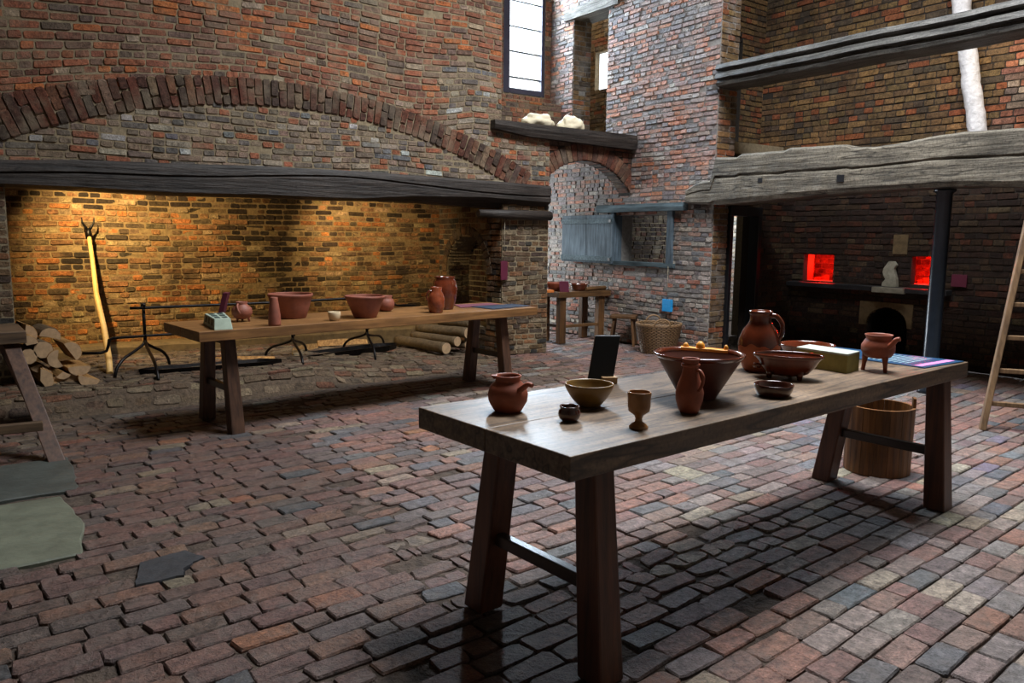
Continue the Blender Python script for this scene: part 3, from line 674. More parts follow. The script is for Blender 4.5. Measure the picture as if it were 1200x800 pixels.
# door lintel above the upper opening
mb = MB(); rg = []
for i in range(14):
    y = 8.3+(9.48-8.3)*i/13; rg.append([(XR-.05+.01*fb(y*4), y, 4.70), (XR-.05+.01*fb(y*4, 3), y, 4.86+.01*fb(y*3)), (XR+.36, y, 4.86), (XR+.36, y, 4.70)])
mb.loft(rg); o = mb.build('door_lintel', M_beamG); tag(o, 'grey oak lintel over the high doorway beside the leaded window', 'beam')
# moulded window frame, glass and bars
mb = MB(); y = WY+.05
for a_ in ((WX0, WX0+.12, WZ0, WZ1), (WX1-.06, WX1, WZ0, WZ1), (WX0+.12, WX1-.06, WZ0, WZ0+.10)): mb.box(a_[0], a_[1], y-.05, y+.05, a_[2], a_[3])
w = mb.build('window_1', M_fr, bevel=.01); w['kind'] = 'structure'
mb = MB(); mb.box(WX0+.1, WX1-.05, y+.02, y+.026, WZ0+.05, WZ1); g = mb.build('pane', gm, w)
zb = [ony(612, py, y).z for py in (92, 62, 33, 3)]+[5.35, 5.8]
for z in zb: mb = MB(); mb.box(WX0+.08, WX1-.04, y-.012, y+.012, z-.010, z+.010); mb.build('saddle_bar', M_lead, w)
mb = MB()
for i in range(1, 7): x = WX0+.12+(WX1-WX0-.18)*i/7; mb.box(x-.0012, x+.0012, y+.012, y+.016, WZ0+.08, WZ1)
for i in range(16): z = WZ0+.1+i*.165; mb.box(WX0+.1, WX1-.05, y+.012, y+.016, z-.0012, z+.0012)
mb.build('leading', plain('fine_leading', (170, 176, 182), .6, .2, 10, .1, 0), w)
# black iron post, pole coloured white for a gleam of light
mb = MB(); px_, py_ = XR+.02, 3.72
mb.lathe([(.10, 0), (.10, .03), (.072, .05), (.070, 1.94), (.095, 1.96), (.095, 1.985)], 28); o = mb.build('iron_post', M_post, loc=(px_, py_, 0)); tag(o, 'round black post holding up the grey mantel beam beside the right oven mouth', 'post')
p0, p1 = onx(1148, 175, XO-.16), onx(1119, -60, XO-.16); mb = MB(); pts = [p0.lerp(p1, i/40) for i in range(41)]
pts = [Vector((p.x+.012*fb(i*.4, 1), p.y+.016*fb(i*.35, 5), p.z)) for i, p in enumerate(pts)]
mb.tube(pts, [.095+.012*fb(i*.7, 3) for i in range(41)], 14); o = mb.build('gleam_pole', M_white); tag(o, 'rough white pole added to show a gleam of light on the brick wall above the mantel beam', 'pole')
# low door frame in the recess
t = thing('door_frame', 'black timber frame of the low doorway left of the ovens', 'door frame', (8.0, JY-.03, 0))
for x0, x1, z0, z1, nme in ((-.03, .03, 0, 1.78, 'jamb'), (.53, .60, 0, 1.78, 'jamb'), (-.03, .60, 1.78, 1.90, 'head')):
    mb = MB(); mb.box(x0, x1, -.03, .12, z0, z1); mb.build(nme, M_blackw, t, bevel=.006)

# ---------------------------------------------------------------- hatch with shutter
t = thing('wall_hatch', 'blue-grey weathered oak frame and lintel of the square wall hatch', 'hatch', (XR, 7.7, 1.1))
mb = MB(); rg = []
for i in range(20):
    y = -.78+1.68*i/19; g = .012*fb(y*3, 4); rg.append([(-.09+g, y, .745+g), (-.10+g, y, .80), (-.085, y, .85+g), (.1, y, .85), (.1, y, .745)])
mb.loft(rg); mb.build('lintel', M_blueH, t, bevel=.004)
mb = MB(); rg = [[(-.05+.008*fb(y*4, 1), y, .0-.01*fb(y*3)), (-.055, y, .055), (.1, y, .055), (.1, y, -.03)] for y in [(-.60+1.25*i/12) for i in range(13)]]
mb.loft(rg); mb.build('sill', M_blueH, t)
for y0, y1 in ((-.56, -.46), (.56, .64)):
    mb = MB(); mb.box(-.045, .12, y0, y1, .02, .75); mb.build('jamb', M_blue, t, bevel=.006)
s0, s1 = onx(659, 253, XR-.10), onx(719, 253, XR-.16); z0, z1 = 1.12, 1.81
A_, B2 = Vector((XR-.07, s0.y, 0)), Vector((XR-.16, s1.y-.02, 0)); w_ = (A_-B2).length; dy = math.atan2(A_.y-B2.y, A_.x-B2.x)
t = thing('hatch_shutter', 'blue-grey plank shutter swung open beside the wall hatch', 'shutter', (B2.x, B2.y, z0), dy)
for k in range(2):
    mb = MB(); mb.box(w_*k/2+.002, w_*(k+1)/2-.002, -.0, .03, .0, .69); mb.build('board', M_blue, t, bevel=.004)
for zz in (.06, .60):
    mb = MB(); mb.box(0, w_, .03, .05, zz-.035, zz+.04); bt_ = mb.build('batten', M_blueH, t, bevel=.004)
    mb = MB(); mb.box(.01, .06, .05, .058, zz-.02, zz+.02); mb.build('hinge', M_iron, bt_, label='black iron hinge')

# ---------------------------------------------------------------- tables
def table(label, group, B3, ang, corners, h, th, legs, mt, ml, planks=2, splay_top=.14, rails=None, lw=.115, near_f=1):
    """corners: (along, across) of the top; legs: list of (along, near foot, far foot)"""
    t = thing('trestle_table', label, 'table', B3, ang, group)
    (a0, c0), (a1, c1), (a2, c2), (a3, c3) = corners      # front-left, front-right, back-right, back-left
    for k in range(planks):
        f0, f1 = k/planks, (k+1)/planks; e = .0012
        L_ = lambda f: ((a0+(a3-a0)*f), (c0+(c3-c0)*f)); R_ = lambda f: ((a1+(a2-a1)*f), (c1+(c2-c1)*f))
        q = [L_(f0), R_(f0), R_(f1), L_(f1)]; q = [(q[0][0], q[0][1]+(e if k else 0)), (q[1][0], q[1][1]+(e if k else 0)), (q[2][0], q[2][1]-(e if k < planks-1 else 0)), (q[3][0], q[3][1]-(e if k < planks-1 else 0))]
        mb = MB(); mb.hexa([(x, y, h-th) for x, y in q], [(x, y, h) for x, y in q]); mb.build('tabletop_board', mt, t, bevel=.004)
    for (al, n0, n1) in legs:
        for (yb, sgn) in ((n0, 1), (n1, -1)):
            sp_ = splay_top if sgn < 0 else splay_top*near_f; yt = yb+sgn*sp_; w0, w1 = lw, lw*.84
            mb = MB(); b = [(al-w0/2, yb-w0/2), (al+w0/2, yb-w0/2), (al+w0/2, yb+w0/2), (al-w0/2, yb+w0/2)]; tq = [(al-w1/2, yt-w1/2), (al+w1/2, yt-w1/2), (al+w1/2, yt+w1/2), (al-w1/2, yt+w1/2)]
            mb.hexa([(x, y, .0) for x, y in b], [(x, y, h-th) for x, y in tq]); mb.build('leg', ml, t, bevel=.008)
        zr = rails; f = zr/(h-th); y0, y1 = n0+splay_top*f, n1-splay_top*f
        mb = MB(); mb.box(al-.02, al+.02, y0, y1, zr-.025, zr+.025); mb.build('stretcher', M_rail, t, bevel=.005)
        mb = MB(); mb.box(al-.045, al+.045, n0+splay_top+.03, n1-splay_top-.03, h-th-.05, h-th); mb.build('bearer', ml, t, bevel=.004)
    return t
HT = .82; TB = onz(668, 535, HT); TC = onz(1135, 424, HT); TA = math.atan2(TC.y-TB.y, TC.x-TB.x)
TL = (TC-TB).length
T1 = table('dark oak trestle table in the foreground set with brown pottery', 'oak trestle tables', (TB.x, TB.y, 0), TA, [(0, 0), (TL, 0), (TL-.07, .76), (0, .875)], HT, .085, [(.185, .02, .685), (2.90, .02, .70)], M_tab, M_leg, 2, .12, .32, near_f=.45)
M_rail2 = M_rail
HL = .80; LB = onz(233, 389, HL); LC = onz(630, 360, HL); LA = math.atan2(LC.y-LB.y, LC.x-LB.x); LL = (LC-LB).length
T2 = table('long oak trestle table in front of the firelit hearth', 'oak trestle tables', (LB.x, LB.y, 0), LA, [(0, 0), (LL, 0), (LL-.02, .76), (0, .78)], HL, .075, [(.275, .09, .69), (2.98, .09, .69)], M_tabL, M_legL, 2, .10, .33, lw=.105)
# far table in the passage
K0 = onz(655.6, 342.5, .73); K1 = onz(728, 339.4, .73); KA = math.atan2(K1.y-K0.y, K1.x-K0.x); KL = (K1-K0).length; KL = min(KL, (XR-.03-K0.x)/math.cos(KA))
t = thing('side_table', 'small oak table against the bright wall beyond the brick pier', 'table', (K0.x, K0.y, 0), KA)
M_sd = wood('side_table_oak', (70, 48, 28), (128, 92, 56), 0, .5, 7, .4, .4, .003); M_sdl = wood('side_table_leg', (60, 40, 22), (118, 82, 48), 2, .5, 7, .4, .4, .003)
KW = .55
mb = MB(); mb.box(0, KL, 0, KW, .65, .73); mb.build('tabletop', M_sd, t, bevel=.005)
for x in (.10, KL-.14):
    for yy in (.08, KW-.10):
        mb = MB(); mb.box(x-.055, x+.055, yy-.045, yy+.045, 0, .65); mb.build('leg', M_sdl, t, bevel=.006)
mb = MB(); mb.box(.15, KL-.19, .06, .10, .22, .26); mb.build('stretcher', M_sd, t, bevel=.004)
for x in (.10, KL-.14): mb = MB(); mb.box(x-.02, x+.02, .12, KW-.14, .22, .26); mb.build('stretcher', M_rail, t, bevel=.004)
# bench or table end at the left edge
g0 = onz(67, 541, 0)
t = thing('trestle_bench', 'weathered trestle table cut off by the left edge beside the firewood', 'table', (0, 0, 0))
Q = [onz(25, 373, .8), onz(31, 388, .8)]
yb, yf = 6.95, 6.37; xr = .335
mb = MB(); mb.hexa([(-1.6, yf-.05, .715), (xr, yf, .715), (xr-.02, yb, .715), (-1.6, yb, .715)], [(-1.6, yf-.05, .8), (xr, yf, .8), (xr-.02, yb, .8), (-1.6, yb, .8)]); mb.build('tabletop', M_plank, t, bevel=.006)
for yy, dyy in ((yf+.10, -.62), (yb-.1, .2)):
    mb = MB(); w0 = .05
    bx, by = (g0.x-.0, g0.y+.04) if dyy < 0 else (.4, 7.05)
    tx, ty = (.24, yf+.10) if dyy < 0 else (.2, yb-.1)
    zb_ = 0 if dyy < 0 else .10
    mb.hexa([(bx-w0, by-w0, zb_), (bx+w0, by-w0, zb_), (bx+w0, by+w0, zb_), (bx-w0, by+w0, zb_)], [(tx-w0, ty-w0, .715), (tx+w0, ty-w0, .715), (tx+w0, ty+w0, .715), (tx-w0, ty+w0, .715)]); mb.build('leg', M_legL, t, bevel=.006)

mb = MB(); mb.hexa([(-1.5, 5.92, .20), (.36, 5.80, .20), (.36, 5.86, .20), (-1.5, 5.98, .20)], [(-1.5, 5.92, .26), (.36, 5.80, .26), (.36, 5.86, .26), (-1.5, 5.98, .26)]); mb.build('stretcher', M_plank, t, bevel=.005)
# ---------------------------------------------------------------- pottery
def seat(px, pyb, rb, h, dx=0):
    """base centre so that the front of a base of rb px touches the table at (px, pyb)"""
    p = onz(px, pyb, h); d = (C0[0]-p.x, C0[1]-p.y); L = math.hypot(*d); k = depth(p)/F
    return Vector((p.x-d[0]/L*rb*k, p.y-d[1]/L*rb*k, h)), k
def fy(o): return math.atan2(o.x, o.y)     # bearing of the camera ray
def rail_dir(p):   # unit vectors: screen-right and towards-camera on the ground at p
    L = math.hypot(p.x, p.y); return Vector((p.y/L, -p.x/L, 0)), Vector((-p.x/L, -p.y/L, 0))
def pot(name, label, px, pyb, prof, h, mat, wall=2.2, cat='pot', group=None, sx=1, sy=1, floor=None, inner=None, rz=0):
    rb = prof[0][0]; p, k = seat(px, pyb, rb, h); kk = k*1.0
    pr = [(r*kk, z*kk) for r, z in prof]
    w = wall*kk; inn = [(max(.001, r-w), max(z, w*1.3)) for r, z in reversed(pr)]
    top = pr[-1]; lip = [(top[0]-w*.15, top[1]+w*.35), (top[0]-w*.7, top[1]+w*.35)]
    z0_ = pr[0][1]; inn = [(r, max(z, z0_+w*1.3)) for r, z in inn]; full = [(0.0001, z0_)]+pr+lip+[q for q in inn if q[0] > .002]+[(0.0001, z0_+w*1.3)]
    sm = []
    mb = MB(); mb.lathe(full, 48, sx, sy)
    t = thing(name, label, cat, p, rz, group); b = mb.build('body', mat, t)
    return t, kk, p
def handle(t, k, pts, r, mat, name='handle', p=None, nn=8):
    """pts: (screen-right px, up px, toward-camera px) control points, smoothed"""
    R_, T_ = rail_dir(p); ps = [R_*a*k+Vector((0, 0, b*k))+T_*c*k for a, b, c in pts]
    out = []
    for i in range(len(ps)-1):
        p0, p1, p2, p3 = ps[max(i-1, 0)], ps[i], ps[i+1], ps[min(i+2, len(ps)-1)]
        for s_ in range(6):
            u = s_/6; out.append(.5*((2*p1)+(p2-p0)*u+(2*p0-5*p1+4*p2-p3)*u*u+(3*p1-p0-3*p2+p3)*u**3))
    out.append(ps[-1]); rs = r if isinstance(r, list) else [r, r]
    rr = [k*(rs[0]+(rs[-1]-rs[0])*i/(len(out)-1)) for i in range(len(out))]
    mb = MB(); mb.tube(out, rr, nn); return mb.build(name, mat, t)
# foreground table ------------------------------------------------
t, k, p = pot('pipkin_jug', 'round terracotta pot with a stub side handle, at the near left table corner', 595, 485, [(15, 0), (18, 4), (23, 13), (24, 22), (21, 31), (15.5, 36), (14.5, 39), (16, 43)], HT, M_terra, 2, 'pot')
handle(t, k, [(12, 27, 15), (18, 33, 22), (23, 37.5, 26), (28, 37, 30)], [4.2, 2.6], M_terra, 'side_handle', p)
R_, T_ = rail_dir(p)
mb = MB(); c = R_*(-16*k)+Vector((0, 0, 41.5*k)); mb.lathe([(0.001, -3*k), (3.5*k, 0), (4*k, 2*k)], 14, c=(c.x, c.y)); mb.v = [(x, y, z+c.z) for x, y, z in mb.v]; mb.build('spout', M_terra, t)
t, k, p = pot('glazed_bowl', 'olive brown bowl beside the leaning black panel', 690, 478, [(11, 0), (13, 1), (20, 9), (26, 18), (28.5, 24), (29, 27)], HT, M_olive, 2, 'bowl')
t, k, p = pot('small_pot', 'tiny dark brown glazed pot in front of the olive bowl', 667, 495, [(8, 0), (12, 4), (13.5, 9), (12.5, 13), (11, 15.5), (12, 18)], HT, M_glazeD, 1.6, 'pot')
t, k, p = pot('goblet', 'tan pottery goblet on a short stem', 748, 504, [(11, 0), (11.5, 2), (9, 5), (4.5, 8), (4, 12), (6, 16), (12.5, 21), (13.5, 27), (13.5, 36), (14.2, 42), (13.8, 43.5)], HT, M_tan, 1.6, 'goblet')
# the cup floor sits above the stem
t, k, p = pot('conical_bowl', 'huge conical brown pancheon with a glazed rim and a yellow tool inside', 817, 470, [(21, 0), (22, 2), (29.5, 15), (40, 33), (50, 50), (50.3, 51)], HT, plain('dull_brown_ware', (84, 44, 34), .42, 0, 10, .2, .2), 2.0, 'bowl'); PB = (p, k)
mb = MB(); mb.lathe([(49.9*k, 49.5*k), (52.8*k, 52*k), (53.6*k, 53.6*k), (52.9*k, 54.8*k), (50.3*k, 54.3*k), (47.6*k, 51*k), (48*k, 49*k)], 56, cap=False); mb.build('rim', M_glaze, t, label='glossy glazed brown rim')
t, k, p = pot('small_jug', 'slim matt brown jug standing in front of the huge conical bowl', 807, 485, [(10.5, 0), (12.5, 4), (16, 16), (16.5, 24), (14, 34), (10, 46), (9, 54), (9.3, 60), (10.2, 64)], HT, M_terra, 1.7, 'jug')
handle(t, k, [(7, 51, 5), (11, 51, 8), (14.5, 45, 11), (14, 36, 11), (10, 28, 12)], [2.2, 2.0], M_terra, 'handle', p)
mb = MB(); mb.lathe([(9.9*k, 55*k), (11*k, 56*k), (11*k, 58*k), (9.9*k, 59*k)], 30, cap=False); mb.build('neck_band', M_terra, t)
t, k, p = pot('tall_jug', 'tall two-tone jug with glossy brown glaze on neck and shoulders', 888, 436, [(16, 0), (18, 3), (22.5, 15), (24, 27), (23, 38), (19, 48), (14, 55), (11.8, 59), (11.6, 65), (12.2, 67), (13.2, 70)], HT, plain('orange_earthenware', (176, 92, 52), .5, 0, 12, .25, .2), 1.8, 'jug')
mb = MB(); mb.lathe([(24.25*k, 31*k), (23.4*k, 38*k), (19.4*k, 48*k), (14.4*k, 55*k), (12.2*k, 59*k), (12*k, 65*k), (12.6*k, 67*k), (13.6*k, 70*k), (13*k, 71.2*k), (11.5*k, 71*k), (11*k, 66*k), (11*k, 60*k)], 48, cap=False)
for i, v_ in enumerate(mb.v):
    if abs(v_[2]-31*k) < 1e-5: mb.v[i] = (v_[0], v_[1], v_[2]+3.2*k*math.sin(i*.9)*math.cos(i*.37))
mb.build('glazed_shoulder', M_glaze, t, label='glossy dark honey-brown glaze coat')
handle(t, k, [(11, 66, 3), (18, 65, 4), (24.5, 56, 5), (24.5, 44, 5), (20, 38, 6)], [3, 2.4], M_glaze, 'handle', p)
t, k, p = pot('shallow_dish', 'wide shallow brown dish at the back of the table behind the pale block', 945, 422, [(22, 0), (24, 2), (29, 11), (31, 15), (32, 16)], HT, M_glaze, 1.6, 'dish')
t, k, p = pot('footed_bowl', 'oval brown bowl on three stub feet with a broad glazed rim', 922, 446, [(18, 4), (24, 7), (31, 15), (35, 22), (38, 25), (40.5, 27), (40, 28.5)], HT, M_glaze, 2.0, 'bowl', sx=1, sy=.62, rz=0)
t.rotation_euler[2] = -math.atan2(p.x, p.y)
for ax, ay in ((-20, -5), (14, -10), (3, 12)): mb = MB(); mb.tube([(ax*k, ay*k, 0), (ax*k, ay*k, 11*k)], [2.6*k, 5*k], 10); mb.build('foot', M_glaze, t)
mb = MB(); mb.tube([(-30*k, -8*k, 14*k), (-36*k, -9*k, 15*k), (-38*k, -8*k, 15*k)], [2.5*k, 3.2*k, 3*k], 8); mb.build('lug', M_glaze, t)
t, k, p = pot('small_dish', 'little round dark dish in front of the footed oval bowl', 906, 467, [(17, 0), (19, 2), (22, 9), (23, 14)], HT, M_glazeD, 1.7, 'dish')
t, k, p = pot('tripod_pipkin', 'terracotta cooking pot on three tall legs with a side handle', 1027, 436, [(11, 16), (15, 18), (18.5, 24), (18.5, 31), (15, 37), (13.5, 39), (15.5, 43)], HT, M_terra, 1.7, 'pot')
t.location = t.location
R_, T_ = rail_dir(p)
for a_, c_ in ((-13, 0), (8, 9), (8, -10)):
    q = R_*a_*k+T_*c_*k; mb = MB(); mb.tube([q*1.15+Vector((0, 0, 0)), q*1.08+Vector((0, 0, 8*k)), q+Vector((0, 0, 20*k)), q*.9+Vector((0, 0, 28*k))], [2.3*k, 2.4*k, 4*k, 4.6*k], 10); mb.build('leg', M_terra, t)
handle(t, k, [(9, 29, 12), (14, 34, 15), (18, 40, 18), (22, 41.5, 20)], [3.6, 2.4], M_terra, 'side_handle', p)
# yellow tool lying across the big bowl
p, k = PB; R_, T_ = rail_dir(p)
t = thing('yellow_paddle', 'yellow wooden tool with knobs lying across the huge conical bowl', 'kitchen tool', (p.x, p.y, HT+53.5*k), -math.atan2(p.x, p.y))
mb = MB(); rg = []
for i in range(15):
    x = (-22+55*i/14)*k; hh = (5+1.5*math.sin(i*.9))*k; zz = (3.5-.12*i)*k; rg.append([(x, 10*k, zz-1.5*k), (x, 22*k, zz-1.5*k), (x, 22*k, zz+1.0*k+hh*.2), (x, 10*k, zz+1.0*k+hh*.2)])
mb.loft(rg); mb.build('blade', M_yellow, t, bevel=.003)
for x, r_ in ((-16, 4), (1, 6), (31, 3)): mb = MB(); mb.tube([(x*k, 16*k, 2*k), (x*k, 16*k, (5+r_*.7)*k), (x*k, 16*k, (6.5+r_)*k)], [r_*k, r_*.8*k, r_*.3*k], 14); mb.build('knob', M_yellow, t)
# black panel with its wooden foot
def quadbox(name, b4, t4, mat, parent=None, bevel=.002): mb = MB(); mb.hexa(b4, t4); return mb.build(name, mat, parent, bevel=bevel)
b0, b1 = onz(689, 450, HT), onz(717, 448, HT); k = depth(b0)/F; cc_ = (b0+b1)/2
R_, T_ = rail_dir(cc_); RR = (R_+T_*-.15).normalized(); BK = Vector((RR.y, -RR.x, 0)); BK = -BK if BK.dot(T_) > 0 else BK
t = thing('display_sign', 'leaning black display panel propped on the foreground table', 'panel', cc_)
hgt = 55*k; w = 15*k; lean = 12*k
def sl(s, z, d): return RR*(s+z/hgt*10*k)+BK*(d+lean*z/hgt)+Vector((0, 0, z))
mb = MB(); mb.hexa([sl(-w, 3*k, 0), sl(w, 3*k, 0), sl(w, 3*k, 5*k), sl(-w, 3*k, 5*k)], [sl(-w, hgt, 0), sl(w, hgt, 0), sl(w, hgt, 5*k), sl(-w, hgt, 5*k)])
mb.v = [tuple(v_) for v_ in mb.v]; mb.build('board', M_blackw, t, bevel=.003)
mb = MB(); q = lambda z: [RR*(2*k)-BK*(6*k)+Vector((0, 0, z)), RR*(20*k)-BK*(4*k)+Vector((0, 0, z)), RR*(18*k)+BK*(14*k)+Vector((0, 0, z)), RR*(0*k)+BK*(12*k)+Vector((0, 0, z))]
mb.hexa(q(0), q(8*k)); mb.build('wooden_foot', plain('pale_beech', (168, 134, 92), .5, 0, 8, .15, .1), t, bevel=.002)
# pale block
c0_, c1_, c2_ = onz(932, 428, HT), onz(992, 438, HT), onz(1006, 434, HT)
k = depth(c1_)/F; e1 = c1_-c0_; e2 = (c2_-c1_); e2 = e2.normalized()*.155
t = thing('pale_block', 'long olive-sided block with a pale top beside the tripod pot', 'block', c1_)
b4 = [Vector((0, 0, 0)), -e1, -e1+e2, e2]
quadbox('block_body', b4, [v_+Vector((0, 0, 21*k)) for v_ in b4], M_block, t)
quadbox('block_lid', [v_*.995+Vector((0, 0, 21*k)) for v_ in b4], [v_*.995+Vector((0, 0, 23.5*k)) for v_ in b4], M_blockT, t)
# blue mat
q = [onz(1084, 431.8, HT), onz(1130, 424.2, HT), onz(978, 407.2, HT), onz(955, 414, HT)]
c_ = q[0]; t = thing('display_mat', 'flat blue printed display board with a pink strip at the right table end', 'panel', c_)
loc4 = [v_-c_ for v_ in q]
quadbox('board', loc4, [v_+Vector((0, 0, .006)) for v_ in loc4], M_panelB, t)
def on_mat(u, v): return loc4[0].lerp(loc4[1], u).lerp(loc4[3].lerp(loc4[2], u), v)
def strip(u0, u1, v0, v1, mat, name): b = [on_mat(u0, v0), on_mat(u1, v0), on_mat(u1, v1), on_mat(u0, v1)]; quadbox(name, [v_+Vector((0, 0, .006)) for v_ in b], [v_+Vector((0, 0, .0072)) for v_ in b], mat, t, 0)
strip(.05, .92, .045, .105, M_lilac, 'pink_strip')
mb = MB()
for j in range(9):
    v_ = .20+j*.045; u = .12
    while u < .86:
        l = random.uniform(.03, .09); b = [on_mat(u, v_), on_mat(min(u+l, .88), v_), on_mat(min(u+l, .88), v_+.018), on_mat(u, v_+.018)]
        mb.hexa([x_+Vector((0, 0, .006)) for x_ in b], [x_+Vector((0, 0, .0068)) for x_ in b]); u += l+.018
mb.build('printed_lines', M_pale, t)
# hearth table ----------------------------------------------------
b = [onz(251, 387, HL), onz(273, 386, HL), onz(264, 377, HL), onz(238, 379, HL)]
k = depth(b[0])/F; c_ = sum(b, Vector())/4; t = thing('egg_block', 'pale green block with rows of dark square recesses on the hearth table', 'block', c_)
b = [v_-c_ for v_ in b]; tp_ = [v_*.86+Vector((0, 0, 13*k)) for v_ in b]
quadbox('block_body', b, tp_, M_mint, t, .004)
mb = MB()
for i in range(3):
    for j in range(2):
        f = lambda u, v: tp_[0].lerp(tp_[1], u).lerp(tp_[3].lerp(tp_[2], u), v)+Vector((0, 0, .001))
        u0, v0 = .12+j*.45, .08+i*.32; qq = [f(u0, v0), f(u0+.3, v0), f(u0+.3, v0+.2), f(u0, v0+.2)]; mb = MB(); mb.hexa(qq, [v_+Vector((0, 0, .002)) for v_ in qq]); mb.build('recess', M_holeshade, t, label='flat dark square painting the shade of a recess')  # flat plates laid on the block; hole shade is put into their colour
for i in range(3):
    f = lambda u, v: b[0].lerp(b[3], u).lerp(tp_[0].lerp(tp_[3], u), v)
    u0 = .15+i*.27; qq = [f(u0, .3), f(u0+.15, .3), f(u0+.15, .85), f(u0, .85)]; off = Vector((-.003, -.003, 0)); mb = MB(); mb.hexa(qq, [v_+off for v_ in qq]); mb.build('recess', M_holeshade, t, label='flat dark square painting the shade of a recess')
c_ = onz(259, 372, HL); k = depth(c_)/F; R_, T_ = rail_dir(c_); t0_ = MB()
q = lambda s, z: [R_*(s-4.5*k)+T_*2*k+Vector((0, 0, z)), R_*(s+1*k)+T_*5*k+Vector((0, 0, z)), R_*(s+4*k)-T_*9*k+Vector((0, 0, z)), R_*(s-1*k)-T_*12*k+Vector((0, 0, z))]
t0_.hexa(q(0, 0), q(7.5*k, 29*k)); o = t0_.build('display_sign', M_pinkD, loc=c_, bevel=.002); tag(o, 'narrow plum display panel leaning behind the pale green block', 'panel')
t, k, p = pot('three_legged_pot', 'squat pinkish pot on three tiny feet behind the pale green block', 284, 377, [(4, 3), (9, 5), (11.8, 10), (11, 16), (7, 19.5), (6, 21), (7, 23)], HL, M_terraP, 1, 'pot')
R_, T_ = rail_dir(p)
for a_, c_ in ((-5, 3), (7, 2), (0, -6)): mb = MB(); mb.tube([R_*a_*k*1.1+T_*c_*k, R_*a_*k+T_*c_*k+Vector((0, 0, 7*k))], [1.1*k, 1.9*k], 8); mb.build('foot', M_terraP, t)
handle(t, k, [(-4, 21, 6), (-5, 19, 8.5), (-4, 14, 11), (-2, 10, 11)], [1.3, 1.1], M_terraP, 'handle', p)
t, k, p = pot('cone_bottle', 'slim tapering dull pink bottle standing before the big bowl', 322, 382, [(7.2, 0), (7.4, 2), (7, 12), (5.4, 24), (4.4, 31), (4.2, 33)], HL, M_terraP, 1.2, 'bottle')
t, k, p = pot('large_bowl', 'wide terracotta bowl behind the tapering pink bottle', 341, 374, [(17, 0), (18, 1), (22, 14), (25, 25), (26.5, 27), (26, 28.5)], HL, M_glaze, 1.4, 'bowl', 'wide bowls on the hearth table')
t.children[0].data.materials[0] = M_terraP
t, k, p = pot('small_cup', 'tiny cream white cup between the two wide bowls', 392, 376, [(5, 0), (6.5, 3), (7.5, 7), (7.3, 10)], HL, plain('cream_pottery', (206, 186, 152), .5, 0, 9, .1, .1), 1.1, 'cup')
t, k, p = pot('large_bowl', 'wide terracotta bowl right of the tiny cream cup', 428, 373, [(12.5, 0), (13.5, 1), (18, 12), (22, 22), (24, 24), (23.5, 25.5)], HL, M_terraP, 1.4, 'bowl', 'wide bowls on the hearth table')
t, k, p = pot('round_pot', 'round pinkish pot half hidden behind the right wide bowl', 452, 365, [(5, 0), (9, 3), (10.5, 9), (9, 14), (7, 16), (8, 18)], HL, M_terraP, 1.2, 'pot')
t, k, p = pot('storage_jar', 'taller mottled brown jar, behind the small handled jar', 521, 363, [(10, 0), (11, 2), (14, 14), (15.5, 24), (13.5, 33), (11.5, 36), (12.5, 38)], HL, M_glaze, 1.4, 'jar')
t, k, p = pot('handled_jar', 'smaller mottled brown jar with a side loop, in front of the taller jar', 511, 367, [(7, 0), (8, 1), (10, 8), (10.5, 16), (8.5, 23), (6.5, 26), (7.2, 30)], HL, plain('mottled_glaze', (120, 58, 34), .25, 0, 16, .5, .1, coat=.4), 1.2, 'jar')
handle(t, k, [(-5, 26, 4), (-9, 25, 5), (-11, 19, 5), (-9, 14, 5)], [1.2, 1.0], M_glaze, 'handle', p)
for px4, mt_, lb in ((((532, 357.5), (575, 355.5), (588, 357.5), (540, 360.5)), M_pink, 'flat dull pink leaflet on the hearth table beside the jars'), (((551, 359.5), (600, 356.5), (622, 358.5), (577, 362.5)), plain('blue_grey_board', (42, 54, 72), .4, 0, 8, .1, 0), 'flat blue-grey leaflet at the right end of the hearth table')):
    q = [onz(x, y, HL+.002) for x, y in px4]; c_ = q[0]; mb = MB(); b = [v_-c_ for v_ in q]; mb.hexa(b, [v_+Vector((0, 0, .006)) for v_ in b]); o = mb.build('leaflet', mt_, loc=c_); tag(o, lb, 'leaflet')
# side table things -------------------------------------------------
h3 = .73
t, k, p = pot('red_bowl', 'orange-red bowl on the small side table, half behind the pier', 651, 341, [(7, 0), (9, 2), (12, 8), (12.5, 9.5)], h3, M_terra, 1, 'bowl')
p.y; 
t, k, p = pot('brown_dish', 'flat brown dish on the small side table right of the plum sign', 678, 341, [(8, 0), (9, 3), (10.5, 7), (11, 8)], h3, M_glaze, 1, 'dish')
q = onz(661, 342, h3); k = depth(q)/F; R_, T_ = rail_dir(q); mb = MB()
f = lambda s, z: [R_*(s-5*k)+Vector((0, 0, z)), R_*(s+6*k)+Vector((0, 0, z)), R_*(s+6*k)-T_*3*k+Vector((0, 0, z)), R_*(s-5*k)-T_*3*k+Vector((0, 0, z))]
mb.hexa(f(0, 0), f(-1.0*k, 12.5*k)); o = mb.build('display_sign', M_pinkD, loc=q, bevel=.002); tag(o, 'small upright plum panel on the side table beyond the pier', 'panel')
q = onz(645, 343, h3); mb = MB(); mb.box(-.06, .09, -.02, .07, 0, .035); o = mb.build('wooden_box', plain('orange_wood', (196, 112, 52), .5, 0, 8, .2, .1), loc=q+Vector((0, .05, 0)), bevel=.003); tag(o, 'low orange wooden box at the pier end of the side table', 'box')
a_, b_ = onz(688, 341, h3)+Vector((0, .03, .03)), onz(711, 339.5, h3)+Vector((0, .03, .03)); mb = MB(); d_ = (b_-a_)
